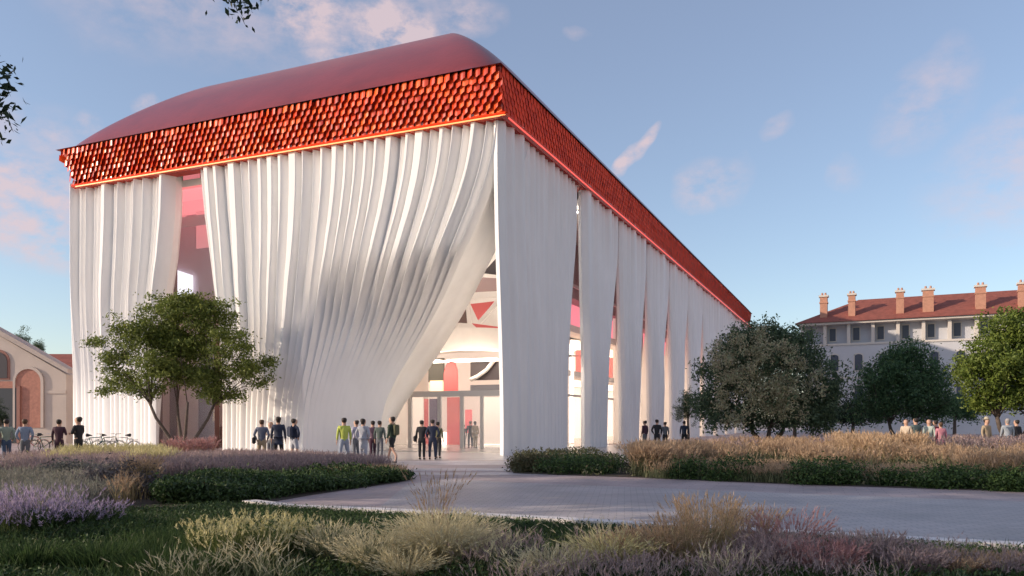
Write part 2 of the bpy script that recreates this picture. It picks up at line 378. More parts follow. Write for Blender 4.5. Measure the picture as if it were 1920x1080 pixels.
for k in range(1):
    if k == 0: mb.prism([W(.0, -.30, Z0 + .02), W(L, -.30, Z0 + .02), W(L, -.36, Z0 + .02), W(-.36, -.36, Z0 + .02)], (0, 0, .05))
    else: mb.prism([W(-.30, 0, Z0 + .02), W(-.30, V, Z0 + .02), W(-.36, V, Z0 + .02), W(-.36, -.29, Z0 + .02)], (0, 0, .05))
mb.build('light_strip', m_strip, hall)
MB().prism([W(-.30, .1, Z0 + .02), W(-.30, V, Z0 + .02), W(-.35, V, Z0 + .02), W(-.35, .1, Z0 + .02)], (0, 0, .05)).build('light_strip', mat('red_strip', (1, .15, .1), .5, emit=.6, ecol=(1, .10, .07)), hall)
mb = MB()   # smooth lower lip under the scales
for k, (a, b) in enumerate([((-.38, -.38), (L + .38, -.38)), ((-.38, -.38), (-.38, V + .38))]):
    p0, p1 = W(*a, 0), W(*b, 0); inn = Vector((M_[0], M_[1], 0)) if k == 0 else Vector((D[0], D[1], 0))
    prof = [(.30, .0), (.06, .05), (.02, .12), (.07, .22), (.36, .26)]
    for (i0, z0), (i1, z1) in zip(prof, prof[1:]):
        mb.face([p0 + inn * i0 + Vector((0, 0, Z0 + z0)), p1 + inn * i0 + Vector((0, 0, Z0 + z0)), p1 + inn * i1 + Vector((0, 0, Z0 + z1)), p0 + inn * i1 + Vector((0, 0, Z0 + z1))])
mb.build('eave_lip', m_scale, hall)
# --- bulging roof
nu, nv = 150, 260
uu = np.linspace(-OUTR - .14, L + OUT + .24, nu)[:, None]; vv = np.concatenate([np.linspace(-OUT - .24, 9, 70), np.linspace(9, V + OUT, 191)[1:]])[None, :]
dx = np.minimum(uu + OUTR + .14, L + OUT + .24 - uu) + 0 * vv; dy = np.minimum(vv + OUT + .24, V + OUT - vv) + 0 * uu
aa = 1 - np.clip(dx / np.where(uu < 12, 5.8, 7), 0, 1); bb = 1 - np.clip(dy / 6, 0, 1)
t = np.clip((aa ** 7 + bb ** 7) ** (1 / 7), 0, 1)
zr = Z0 + TH + .03 + 5.15 * (1 - .12 * vv / V) * (1 - t ** 1.15) ** (1 / 1.15)
m_roof = mat('red_roof_tiles', (.22, .028, .025), .38, var=.18, vscale=.5, bump=.25, bscale=5, stretch=(1, 1, 1), spec=.7, coat=.25)
mkobj('roof', grid_mesh('roof', Wn(uu + 0 * vv, vv + 0 * uu, zr)), m_roof, hall)
# --- interior shell: glass walls, slabs, inner walls
m_in = mat('cream_plaster', (.80, .75, .70), .8, var=.04, vscale=1)
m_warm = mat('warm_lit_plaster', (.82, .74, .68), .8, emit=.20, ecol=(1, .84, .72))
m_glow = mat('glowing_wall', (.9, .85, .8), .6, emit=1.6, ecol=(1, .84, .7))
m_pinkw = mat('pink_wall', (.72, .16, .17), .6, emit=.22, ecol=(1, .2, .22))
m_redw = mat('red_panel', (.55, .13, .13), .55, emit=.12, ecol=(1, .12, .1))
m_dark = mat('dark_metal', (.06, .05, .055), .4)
m_steel = mat('pale_metal', (.50, .48, .47), .4)
m_floor = mat('hall_floor', (.42, .40, .38), .25, var=.1, vscale=1)
m_glass = mat('clear_glass', (.8, .85, .9), .03, alpha=.14, spec=.8)
m_brownc = mat('brown_column', (.20, .11, .10), .5)
def hbox(mb, u0, u1, v0, v1, z0, z1, mi=0):
    c = W((u0 + u1) / 2, (v0 + v1) / 2, (z0 + z1) / 2)
    return mb.box(c, (abs(v1 - v0), abs(u1 - u0), abs(z1 - z0)), math.atan2(M_[1], M_[0]), mi)
mb = MB(); hbox(mb, 1, L - 1, 1, V - 1, Z0 - .5, Z0 - .1); mb.build('ceiling', m_in, hall)
mb = MB(); hbox(mb, 1.0, L - 1, 3.2, V - 1, .0, .03); mb.build('floor_slab', m_floor, hall)
mb = MB(); hbox(mb, 14, L - .6, V - 1.6, V - 1, 0, Z0 - .5); hbox(mb, L - 1.2, L - .6, 2.8, V - 1.6, 0, Z0 - .5); mb.build('outer_wall', m_in, hall)
# lobby back wall and what shows inside the drawn curtain
mb = MB(); hbox(mb, 3.3, 13.6, 17, 17.3, 0, 6.6); mb.build('lobby_wall', m_warm, hall)
mb = MB(); hbox(mb, 3.3, 13.6, 18, 18.3, 6.7, 15.4); mb.build('upper_wall', m_in, hall)
mb = MB(); hbox(mb, 13.6, 13.9, 3.4, 60, 0, 15.4); mb.build('cross_wall', m_in, hall)
# mezzanine with a curved front
mb = MB(); nseg = 16; pts = []
for i in range(nseg + 1):
    f = i / nseg; pts.append(W(13.5 - 12.6 * f, 9.8 + 1.6 * math.sin(f * math.pi), 5.7 + .5 * math.sin(f * math.pi * 1.2)))
for a, b in zip(pts, pts[1:]):
    up_ = Vector((0, 0, 1.5)); bk = W(0, 5.2, 0); dn = Vector((0, 0, .5))
    mb.face([a, b, b + up_, a + up_]); mb.face([a + up_, b + up_, b + up_ + bk, a + up_ + bk]); mb.face([a, b, b + bk + dn, a + bk + dn])
mb.build('mezzanine', m_in, hall)
mb = MB()
for (u0, u1) in ((1.2, 4.2), (5.2, 8.6), (9.2, 12.8)): hbox(mb, u0, u1, 10.6, 12.0, 5.52, 5.6)
mb.build('ceiling_light', mat('warm_lamp', (1, .85, .7), .5, emit=5, ecol=(1, .84, .70)), hall)
mb = MB()
for (u0, u1, v_) in ((1.2, 12.5, 14), (1.2, 12.5, 8)): hbox(mb, u0, u1, v_, v_ + .8, 15.2, 15.28)
mb.build('ceiling_light', mat('cool_lamp', (1, .93, .85), .5, emit=4.5, ecol=(1, .92, .86)), hall)
def onpx(px, py, v):   # hall coordinates of an image point on the plane v
    u = uk((px - 960) / 1500, v); y = C[1] + u * D[1] + v * M_[1]; return u, CAMH + (790 - py) / 1500 * y
def panel(name, m, v, x0, y0, x1, y1, th=.12):
    ua, za = onpx(x0, y0, v); ub, zb = onpx(x1, y1, v)
    mb = MB(); hbox(mb, ua, ub, v, v + th, max(zb, .02), za); return mb.build(name, m, hall)
def quad(name, m, v, pts, th=.1):
    P_ = []
    for (x, y) in pts:
        u, z = onpx(x, y, v); P_.append(W(u, v, max(z, .02)))
    mb = MB(); mb.prism(P_, W(0, th, 0)); return mb.build(name, m, hall)
# lower lobby: door screen with frames, red portals, glowing wall feet
VD = 7.6
for x0, x1 in ((720, 727), (765, 771), (820, 826), (862, 868), (900, 905), (944, 952)):
    panel('door_frame', m_steel, VD, x0, 738, x1, 845, .15)
panel('transom', m_steel, VD - .02, 716, 735, 960, 742, .2)
panel('glass_wall', m_glass, VD + .05, 720, 742, 952, 846, .02)
panel('red_portal', m_pinkw, 14.5, 735, 772, 756, 833)
panel('red_portal', m_redw, 14.5, 838, 745, 864, 834)
panel('red_portal', m_redw, 14.6, 795, 748, 802, 834)
panel('red_portal', m_pinkw, 14.6, 872, 768, 884, 812)
panel('purple_screen', mat('purple_screen', (.12, .09, .15), .4), 14.3, 805, 748, 822, 800)
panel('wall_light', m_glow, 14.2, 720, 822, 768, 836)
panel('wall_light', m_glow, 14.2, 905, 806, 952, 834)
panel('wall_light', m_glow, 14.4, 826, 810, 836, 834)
panel('lit_niche', m_warm, 13.2, 906, 745, 950, 833); panel('lit_niche', m_warm, 14.0, 768, 745, 793, 833)
# openings over the door screen
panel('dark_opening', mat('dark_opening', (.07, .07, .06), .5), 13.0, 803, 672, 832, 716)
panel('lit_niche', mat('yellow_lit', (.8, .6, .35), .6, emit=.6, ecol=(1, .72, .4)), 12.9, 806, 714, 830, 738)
ar = [(832, 738), (832, 700), (835, 686), (841, 677), (847, 675), (853, 681), (857, 694), (858, 710), (858, 738)]
quad('red_arch', m_redw, 12.8, ar)
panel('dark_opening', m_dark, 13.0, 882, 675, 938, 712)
cvs = [(882, 712), (895, 706), (912, 694), (926, 676)]
uvz = [onpx(x, y, 12.8) for x, y in cvs]
mb = MB(); mb.tube([W(a, 12.8, b) for a, b in uvz], .14); mb.build('drape_edge', m_in, hall)
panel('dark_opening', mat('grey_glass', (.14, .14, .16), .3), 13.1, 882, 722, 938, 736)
# upper floor: truss, white frames and red sails
quad('red_sail', m_redw, 11.2, [(882, 570), (926, 565), (896, 600)])
quad('red_sail', m_redw, 11.6, [(884, 606), (936, 613), (936, 628), (900, 620)])
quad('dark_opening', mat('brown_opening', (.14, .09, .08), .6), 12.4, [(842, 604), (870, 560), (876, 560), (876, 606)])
quad('white_frame', m_in, 11.0, [(872, 560), (880, 562), (884, 606), (876, 606)])
quad('white_frame', m_in, 10.9, [(872, 556), (936, 548), (936, 556), (872, 563)])
quad('white_frame', m_in, 10.9, [(893, 606), (932, 562), (937, 566), (900, 608)])
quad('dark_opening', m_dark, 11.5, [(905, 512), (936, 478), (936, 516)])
quad('pink_ceiling_panel', mat('pinkgrey', (.42, .30, .29), .6), 11.6, [(882, 548), (905, 520), (936, 522), (936, 545)])
# slot between the two left curtains
m_gw = mat('grey_mauve_wall', (.50, .42, .45), .7, var=.04)
mb = MB(); ua, za = onpx(300, 300, 3.6); ub, zb = onpx(420, 860, 3.6)
panel('inner_wall', m_gw, 5.4, 300, 318, 445, 548, .15)
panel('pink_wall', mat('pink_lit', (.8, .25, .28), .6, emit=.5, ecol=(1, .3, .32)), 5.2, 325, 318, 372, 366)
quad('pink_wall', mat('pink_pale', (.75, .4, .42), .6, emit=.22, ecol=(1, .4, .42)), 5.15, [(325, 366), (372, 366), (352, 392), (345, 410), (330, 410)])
panel('window_bar', m_steel, 3.0, 300, 413, 400, 418)
panel('window_bar', m_brownc, 3.05, 318, 320, 330, 850)
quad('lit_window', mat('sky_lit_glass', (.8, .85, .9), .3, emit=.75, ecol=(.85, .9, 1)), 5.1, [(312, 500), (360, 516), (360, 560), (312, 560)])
panel('window_bar', m_brownc, 2.9, 372, 640, 402, 856, .4)
panel('window_bar', m_brownc, 2.9, 283, 700, 298, 856, .3)
panel('inner_wall', m_in, 9, 290, 560, 450, 800, .15)
panel('brick_panel', mat('brick_panel', (.50, .24, .18), .8, var=.2, vscale=6), 8.8, 292, 755, 318, 830, .1)
panel('lit_niche', m_warm, 8.8, 322, 730, 372, 835, .1)
panel('glass_wall', m_glass, 2.8, 285, 320, 402, 848, .02)
mb = MB(); hbox(mb, 16.5, 26, 1.05, 9, 15.3, 15.38); mb.build('pink_ceiling_panel', MATS['pink_lit'], hall)
mb = MB(); hbox(mb, 20.5, 24, 4.9, 5.0, 12.9, 15.3); mb.build('pink_wall', MATS['pink_pale'], hall)
# right face: inner glass wall, slab edges, lit walls and pink blocks seen in the slots
mb = MB(); hbox(mb, 3.2, 3.22, 9.3, V - 1, 0, Z0 - .5); mb.build('glass_wall', m_glass, hall)
mb = MB()
for v in np.arange(9.4, V - 1, 4.2): hbox(mb, 3.0, 3.18, v - .08, v + .08, 0, Z0 - .5)
hbox(mb, 3.02, 3.16, 9.3, V - 1, 3.4, 3.55); hbox(mb, 3.02, 3.16, 9.3, V - 1, 11.2, 11.4); mb.build('mullion', m_steel, hall)
for z0_, z1_, m_, nm in ((4.9, 5.3, m_in, 'floor_edge'), (8.1, 8.6, m_in, 'floor_edge')):
    mb = MB(); hbox(mb, 3.4, 9.5, 18.5, V - 2, z0_, z1_); mb.build(nm, m_, hall)
mb = MB()
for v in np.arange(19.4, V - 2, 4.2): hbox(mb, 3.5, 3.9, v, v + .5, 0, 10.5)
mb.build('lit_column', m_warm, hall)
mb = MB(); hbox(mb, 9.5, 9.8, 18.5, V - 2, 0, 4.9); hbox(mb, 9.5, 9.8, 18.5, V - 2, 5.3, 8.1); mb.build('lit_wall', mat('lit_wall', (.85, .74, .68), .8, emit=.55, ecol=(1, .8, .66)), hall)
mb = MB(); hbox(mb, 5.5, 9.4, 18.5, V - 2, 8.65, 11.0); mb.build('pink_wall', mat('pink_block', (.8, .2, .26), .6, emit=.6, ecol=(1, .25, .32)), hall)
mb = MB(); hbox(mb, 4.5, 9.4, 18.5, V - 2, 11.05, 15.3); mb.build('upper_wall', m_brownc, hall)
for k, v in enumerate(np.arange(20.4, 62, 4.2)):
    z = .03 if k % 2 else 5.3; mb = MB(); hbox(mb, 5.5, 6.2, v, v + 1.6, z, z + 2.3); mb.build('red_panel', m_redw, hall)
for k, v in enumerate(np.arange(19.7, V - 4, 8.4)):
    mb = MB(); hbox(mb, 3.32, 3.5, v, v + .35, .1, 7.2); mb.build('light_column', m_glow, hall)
for z_ in (4.84, 8.04):
    mb = MB(); hbox(mb, 5, 8, 19, V - 3, z_ - .04, z_); mb.build('ceiling_light', mat('inner_lamp', (1, .85, .7), .5, emit=1.6, ecol=(1, .82, .62)), hall)
# ------------------------------------------------------------------ neighbouring buildings
m_brick = mat('brick', (.42, .20, .15), .85, var=.2, vscale=5, bump=.2, bscale=30)
m_beige = mat('beige_render', (.52, .45, .40), .85, var=.08, vscale=.6, bump=.1)
m_rtile = mat('clay_tiles', (.27, .085, .06), .8, var=.25, vscale=1.5, bump=.5, bscale=9)
bh = empty('brick_building', (X(60, 60), 60, 0), 0, label='old beige gabled hall with brick arches and a dark doorway at the left edge', cat='building')
yb = 60.
def Q(px, py, dy=0): p = P(px, py, yb); return Vector((p.x - X(60, 60), dy, max(p.z, 0)))
MB().prism([Q(-420, 850), Q(124, 850), Q(124, 702), Q(0, 630), Q(-150, 548), Q(-420, 700)], (0, 3, 0)).build('gable_wall', m_beige, bh)
MB().prism([Q(130, 700, -.25), Q(130, 692, -.25), Q(0, 618, -.25), Q(-152, 536, -.25), Q(-430, 690, -.25), Q(-430, 700, -.25), Q(-152, 546, -.25), Q(0, 628, -.25)], (0, .7, 0)).build('coping', mat('stone_coping', (.45, .39, .35), .8, var=.1), bh)
def arch(x0, x1, ytop, ybot, n=12):
    c = (x0 + x1) / 2; r = (x1 - x0) / 2
    return [(x1, ybot)] + [(c + r * math.cos(t * math.pi / n), ytop + r - r * math.sin(t * math.pi / n)) for t in range(n + 1)] + [(x0, ybot)]
MB().prism([Q(x, y, -.05) for x, y in arch(28, 80, 690, 802)], (0, .2, 0)).build('brick_arch', m_brick, bh)
mb = MB(); a1 = arch(26, 83, 687, 802); a2 = arch(30, 78, 692, 802)
for i in range(len(a1) - 1): mb.prism([Q(*a1[i], -.14), Q(*a1[i + 1], -.14), Q(*a2[i + 1], -.14), Q(*a2[i], -.14)], (0, .1, 0))
mb.build('arch_trim', m_beige, bh)
f_ = MB().prism([Q(x, y, -.08) for x, y in arch(-28, 19, 655, 712)], (0, .12, 0)).build('window', mat('brick_trim', (.30, .15, .12), .8), bh)
MB().prism([Q(x, y, -.12) for x, y in arch(-24, 15, 660, 709)], (0, .05, 0)).build('pane', m_dark, f_)
MB().prism([Q(-30, 812, -.05), Q(27, 812, -.05), Q(27, 715, -.05), Q(-30, 715, -.05)], (0, .1, 0)).build('brick_pier', m_brick, bh)
dr = MB().prism([Q(-20, 830, -.12), Q(36, 830, -.12), Q(36, 728, -.12), Q(-20, 728, -.12)], (0, .06, 0)).build('door', mat('dark_door', (.045, .05, .06), .4), bh)
MB().prism([Q(34, 830, -.2), Q(40, 830, -.2), Q(40, 724, -.2), Q(34, 724, -.2)], (0, .2, 0)).build('door_frame', mat('brick_trim', (0, 0, 0)), bh)
MB().prism([Q(84, 738, -.06), Q(124, 738, -.06), Q(124, 732, -.06), Q(84, 732, -.06)], (0, .1, 0)).build('string_course', m_beige, bh)
rb = empty('red_roofed_house', (X(60, 88), 88, 0), 0, label='low house with a red tiled roof behind the beige gabled hall', cat='building')
def Q2(px, py, dy=0): p = P(px, py, 88); return Vector((p.x - X(60, 88), dy, max(p.z, 0)))
MB().prism([Q2(-60, 850), Q2(170, 850), Q2(170, 694), Q2(-60, 694)], (0, 8, 0)).build('wall', m_beige, rb)
MB().prism([Q2(-70, 696, -.4), Q2(-70, 658, 4), Q2(-70, 696, 8.6)], Q2(180, 696) - Q2(-70, 696)).build('roof', m_rtile, rb)

# long building on the right
lb = empty('long_terrace', (39.6, 111.4, 0), math.atan2(-10, 20), label='long grey four storey building with red tiled roof and brick chimneys behind the trees', cat='building')
ZE = 14.9
m_lw = mat('pale_grey_render', (.56, .57, .59), .85, var=.06, vscale=.4)
m_lt = mat('cream_trim', (.62, .58, .52), .7)
m_lwin = mat('window_glass_far', (.07, .08, .11), .3, spec=.3)
MB().box((40, 7, 6.1), (78, 13, 12.2)).build('wall', m_lw, lb)
MB().box((40, 7.6, 13.7), (78, 11.8, 3.0)).build('loggia_wall', mat('loggia_shade', (.5, .52, .56), .8), lb)
mb = MB(); mb.box((40, 7, ZE + .12), (79.6, 14.6, .28)); mb.build('cornice', m_lt, lb)
mb = MB(); mb.box((40, .46, 12.15), (78.4, .22, .26)); mb.box((40, .46, 7.6), (78.2, .16, .2)); mb.box((40, .46, 3.7), (78.2, .16, .2)); mb.build('string_course', m_lt, lb)
e_, rz_ = ZE + .27, ZE + 4.1
mb = MB(); a0, a1_, a2_, a3 = (-.2, -.6, e_), (80, -.6, e_), (80, 14.6, e_), (-.2, 14.6, e_); q0, q1 = (7.6, 7, rz_), (75, 7, rz_)
mb.face([a0, a1_, q1, q0]); mb.face([a2_, a3, q0, q1]); mb.face([a3, a0, q0]); mb.face([a1_, a2_, q1]); mb.build('roof', m_rtile, lb)
m_ch = mat('chimney_brick', (.48, .25, .17), .85, var=.15, vscale=3)
for px, wd, hh in ((1559, 13, 0), (1612, 12, .2), (1703, 13, .4), (1756, 18, .6), (1855, 16, .8), (1935, 14, .9), (2010, 14, .9)):
    # distance along the wall where the image column meets it
    k = (px - 960) / 1500; dxl, dyl = math.cos(lb.rotation_euler.z), math.sin(lb.rotation_euler.z)
    ox, oy = 40.5 + 1.6 * -dyl, 111 + 1.6 * dxl; s = (ox - k * oy) / (k * dyl - dxl)
    w_ = wd / 1500 * 108
    ch = MB().box((s, 1.6, ZE + 2.1), (w_, 1.0, 3.8)).box((s, 1.6, ZE + 3.2), (w_ + .16, 1.16, .2)).build('chimney', m_ch, lb)
    MB().box((s, 1.6, ZE + 4.1), (w_ + .3, 1.3, .24)).build('chimney_cap', m_lt, ch)
    for q in (-.25, .25): MB().tube([(s + q * w_ * .9, 1.6, ZE + 4.2), (s + q * w_ * .9, 1.6, ZE + 4.6)], [.16, .12], 8).build('chimney_pot', m_ch, ch)
for i in range(26):
    s = 1.4 + i * 3.02
    MB().box((s - .75, 1.06, 13.65), (.42, 1.3, 2.9)).build('loggia_pier', m_lt if i % 1 == 0 else m_lw, lb)
    wf = MB().box((s + .15, 1.68, 13.6), (1.0, .12, 2.0)).build('window', m_lt, lb)
    MB().box((s + .15, 1.6, 13.6), (.78, .06, 1.7)).build('pane', m_lwin, wf)
for i in range(18):
    s = 1.9 + i * 3.02 * (1 if i % 1 == 0 else 1)
    pts = [(s + .62, .42, 8.4), (s + .62, .42, 10.6)] + [(s + .62 * math.cos(t * math.pi / 6), .42, 10.6 + .34 * math.sin(t * math.pi / 6)) for t in range(1, 6)] + [(s - .62, .42, 10.6), (s - .62, .42, 8.4)]
    wf = MB().prism(pts, (0, .2, 0)).build('window', m_lt, lb)
    sc_ = [((x - s) * .78 + s, .36, (z - 9.6) * .86 + 9.6) for x, y, z in pts]
    MB().prism(sc_, (0, .08, 0)).build('pane', m_lwin, wf)
for i in range(12):
    s = 1.9 + i * 3.02
    wf = MB().box((s, .44, 5.5), (1.3, .14, 2.3)).build('window', m_lt, lb)
    MB().box((s, .36, 5.5), (1.0, .08, 2.0)).build('pane', m_lwin, wf)

# ------------------------------------------------------------------ foliage
def leaf_cloud(centres, per, spread, size, seed, droop=.3, flat=1.0, clip=None):
    r = np.random.default_rng(seed); c = np.repeat(np.asarray(centres, float), per, 0); n = len(c)
    p = c + r.normal(0, 1, (n, 3)) * spread * np.array([1, 1, flat])
    if clip is not None: p = p[clip(p)]; n = len(p)
    a = r.normal(0, 1, (n, 3)); a[:, 2] -= droop; a /= np.linalg.norm(a, axis=1)[:, None]
    b = np.cross(a, r.normal(0, 1, (n, 3))); b /= np.linalg.norm(b, axis=1)[:, None]
    s = size * r.uniform(.6, 1.3, (n, 1)); l, w_ = a * s, b * s * .42; nn = np.cross(a, b) * s * .12
    V_ = np.stack([p - l, p - l * .1 + w_ + nn, p + l, p - l * .1 - w_ + nn], 1).reshape(-1, 3)
    i = np.arange(n)[:, None] * 4
    return V_, np.concatenate([i + [0, 1, 2], i + [0, 2, 3]])
def mesh_leaves(name, VF, m, parent):
    return mkobj(name, np_mesh(name, VF[0], [VF[1]], True), m, parent)
def lobes(lst, n, seed, shell=.55):
    """clump centres scattered through ellipsoid lobes, more towards their outside"""
    r = np.random.default_rng(seed); vol = np.array([l[3] * l[4] * l[5] for l in lst]) ** .72; k = r.choice(len(lst), n, p=vol / vol.sum()); L_ = np.array(lst, float)[k]
    d = r.normal(0, 1, (n, 3)); d /= np.linalg.norm(d, axis=1)[:, None]
    rad = (shell + (1 - shell) * r.random((n, 1))) * r.uniform(.72, 1.28, (n, 1))
    return L_[:, :3] + d * rad * L_[:, 3:]
def branches(root, fork, centres, m, name, parent, r0, stems=1, ends=40, seed=1, spreadbase=.15):
    r = random.Random(seed); mb = MB(); cs = [Vector(c) for c in centres]; r.shuffle(cs); cs = cs[:ends]
    root = Vector(root); tops = []
    cen = sum(cs, Vector()) / len(cs)
    for s in range(stems):
        ang = s * 2 * math.pi / max(stems, 1) + .4; off = Vector((math.cos(ang), math.sin(ang) * .6, 0)) if stems > 1 else Vector()
        top = Vector(fork) + off * (.9 if stems > 1 else 0) * (cen.z - root.z) * .32
        b = root + off * spreadbase
        pts = [b, b.lerp(top, .33) + Vector((r.uniform(-.06, .06), r.uniform(-.06, .06), 0)), b.lerp(top, .7) + off * .12, top]
        mb.tube([b - Vector((0, 0, .1))] + pts, [r0 * 1.5, r0 * 1.15, r0 * .9, r0 * .75, r0 * .62], 9); tops.append(top)
    for c in cs:
        t = min(tops, key=lambda q: (q - c).length); mid = t.lerp(c, .5) + Vector((r.uniform(-.2, .2), r.uniform(-.2, .2), r.uniform(0, .35))) * (c - t).length * .3
        rr = r0 * r.uniform(.25, .42); mb.tube([t - (t - root).normalized() * .15, t.lerp(mid, .5), mid, c], [rr, rr * .75, rr * .5, rr * .12], 6)
    return mb.build(name, m, parent)
m_bark = mat('bark', (.11, .085, .07), .9, var=.3, vscale=9, bump=.6, bscale=30)
def leafmat(name, cols, rough=.55, trans=.3): return mat(name, cols[0], rough, island=.3, island_hue=cols, trans=trans, spec=.35)
m_l1 = leafmat('leaves_mid_green', [(.09, .13, .025), (.15, .20, .04), (.22, .26, .06), (.11, .15, .035)])
m_l2 = leafmat('leaves_dark_olive', [(.055, .095, .055), (.09, .15, .08), (.14, .19, .10), (.07, .11, .065)])
m_l2b = leafmat('pale_blossom', [(.46, .40, .27), (.54, .47, .32), (.36, .36, .22), (.30, .34, .22)])
m_l3 = leafmat('leaves_deep_green', [(.04, .10, .05), (.07, .145, .06), (.10, .17, .075)])
m_l4 = leafmat('leaves_yellow_green', [(.09, .14, .02), (.14, .20, .03), (.19, .24, .05), (.10, .15, .03)])
m_l5 = leafmat('leaves_dark', [(.02, .04, .02), (.03, .055, .03)])
def pxlobes(lst, y, x0):
    """lobes given as (px, py, pixel radius x, pixel radius z, depth offset, depth radius)"""
    o = []
    for (px, py, rx, rz, dy, ry) in lst:
        p = P(px, py, y + dy); o.append((p.x - x0, dy, p.z, rx / 1500 * y, ry, rz / 1500 * y))
    return o
# the spreading tree in front of the curtain
Y1 = 41.; x1 = X(342, Y1)
t1 = empty('spreading_tree', (x1, Y1, 0), 0, label='loose green multi-stemmed tree in front of the white curtain wall', cat='tree')
lb1 = pxlobes([(315, 592, 52, 42, 0, 1.6), (398, 598, 48, 42, .4, 1.6), (262, 628, 50, 40, -.3, 1.6), (355, 650, 62, 44, .8, 1.8), (430, 650, 42, 36, -.5, 1.4), (214, 672, 34, 26, 0, 1.2), (300, 690, 50, 32, -.6, 1.7),
               (398, 706, 44, 28, .3, 1.4), (462, 690, 44, 26, 0, 1.4), (232, 712, 40, 22, .5, 1.2), (345, 562, 34, 20, 0, 1), (500, 680, 14, 12, .2, .6), (185, 640, 14, 12, 0, .6), (440, 742, 22, 10, .4, .7)], Y1, x1)
lb1 += pxlobes([(372, 575, 40, 30, 0, 1.2), (300, 640, 60, 40, .6, 1.5), (345, 705, 58, 26, .3, 1.5), (272, 732, 34, 15, 0, 1), (405, 738, 34, 15, 0, 1), (205, 735, 20, 9, 0, .7), (480, 715, 26, 12, 0, .8)], Y1, x1)
c1 = lobes(lb1, 820, 21, .3)
mesh_leaves('crown', leaf_cloud(c1, 52, .22, .085, 22, flat=.6), m_l1, t1)
branches((0, 0, 0), (0, 0, 2.6), c1, m_bark, 'trunk', t1, .10, stems=4, ends=34, seed=4)
# big olive bush-like tree right of the hall
Y2 = 46.; x2 = X(1440, Y2)
t2 = empty('broad_olive_tree', (x2, Y2, 0), 0, label='broad dark olive tree with pale blossom clumps beside the far end of the hall', cat='tree')
lb2 = pxlobes([(1440, 690, 100, 70, 0, 3), (1400, 650, 60, 40, 0, 2), (1480, 660, 60, 45, .3, 2), (1355, 705, 45, 55, 0, 2), (1530, 720, 55, 60, 0, 2), (1345, 765, 38, 42, -.5, 1.6), (1440, 765, 80, 50, -.5, 2.5), (1535, 770, 45, 40, -.3, 2), (1425, 625, 46, 22, 0, 1.4), (1390, 640, 30, 24, 0, 1.2), (1500, 640, 18, 14, 0, .8), (1320, 755, 20, 30, 0, 1)], Y2, x2)
c2 = lobes(lb2, 640, 31, .45)
mesh_leaves('crown', leaf_cloud(c2, 64, .24, .105, 32), m_l2, t2)
r_ = np.random.default_rng(5); cb = lobes(pxlobes([(1400, 655, 56, 36, -1.9, .8), (1450, 690, 66, 56, -2.7, .7), (1385, 740, 50, 50, -2.3, .7), (1490, 740, 50, 36, -2.6, .7), (1355, 690, 30, 30, -1.7, .6), (1520, 690, 24, 30, -1.9, .5)], Y2, x2), 95, 33, .75)
mesh_leaves('blossom', leaf_cloud(cb, 120, .20, .075, 34), m_l2b, t2)
branches((0, 0, 0), (0, 0, 1.4), c2, m_bark, 'trunk', t2, .16, stems=3, ends=40, seed=5)
# deep green tree
Y3 = 50.; x3 = X(1692, Y3)
t3 = empty('deep_green_tree', (x3, Y3, 0), 0, label='deep green bushy tree between the olive tree and the yellow-green tree', cat='tree')
lb3 = pxlobes([(1690, 735, 75, 62, 0, 2.6), (1655, 715, 45, 45, 0, 2), (1730, 715, 48, 45, 0, 2), (1700, 672, 38, 30, 0, 1.5), (1640, 765, 42, 30, 0, 1.5), (1745, 762, 42, 34, 0, 1.6), (1672, 682, 20, 24, 0, 1)], Y3, x3)
c3 = lobes(lb3, 430, 41, .4)
mesh_leaves('crown', leaf_cloud(c3, 66, .26, .10, 42), m_l3, t3)
branches((0, 0, 0), (0, 0, 1.6), c3, m_bark, 'trunk', t3, .14, stems=2, ends=30, seed=6)
# yellow-green tree on the right edge
Y4 = 41.; x4 = X(1902, Y4)
t4 = empty('yellow_green_tree', (x4, Y4, 0), 0, label='bright yellow-green tree at the right edge of the view', cat='tree')
lb4 = pxlobes([(1890, 622, 48, 36, 0, 1.8), (1945, 640, 60, 45, 0, 2), (1860, 680, 55, 38, 0, 2), (1930, 700, 70, 50, 0, 2.2), (1835, 715, 40, 30, 0, 1.4), (1815, 690, 26, 18, 0, 1), (1870, 745, 50, 26, 0, 1.6), (1960, 750, 50, 30, 0, 1.5), (1845, 752, 26, 18, 0, 1), (1905, 590, 22, 14, 0, .8)], Y4, x4)
c4 = lobes(lb4, 520, 51, .4)
mesh_leaves('crown', leaf_cloud(c4, 60, .20, .10, 52), m_l4, t4)
branches((0, 0, 0), (0, 0, 1.9), c4, m_bark, 'trunk', t4, .15, stems=2, ends=40, seed=7)
# far trees: behind the old hall, and dark ones closing the view right of the hall
def fartree(px, y, top, wpx, lab, m, seed, group=None, base=780, name='distant_tree'):
    x = X(px, y); t = empty(name, (x, y, 0), 0, label=lab, cat='tree', group=group)
    zt = CAMH + (790 - top) / 1500 * y; w_ = wpx / 1500 * y; zb = max(.8, CAMH + (790 - base) / 1500 * y); h = zt - zb; r = np.random.default_rng(seed)
    lo = [(r.uniform(-.28, .28) * w_, r.uniform(-.2, .2) * w_, zb + h * r.uniform(.3, .72), w_ * r.uniform(.16, .3), w_ * .25, h * r.uniform(.15, .26)) for _ in range(9)]
    c = lobes(lo, 170, seed, .3); mesh_leaves('crown', leaf_cloud(c, 40, w_ * .045, w_ * .022, seed + 1), m, t)
    branches((0, 0, 0), (0, 0, zb + h * .3), c, m_bark, 'trunk', t, .02 * w_ + .06, ends=14, seed=seed); return t
fartree(18, 95, 602, 60, 'taller dark tree above the roof of the beige gabled hall, at the left edge', m_l2, 61, base=700)
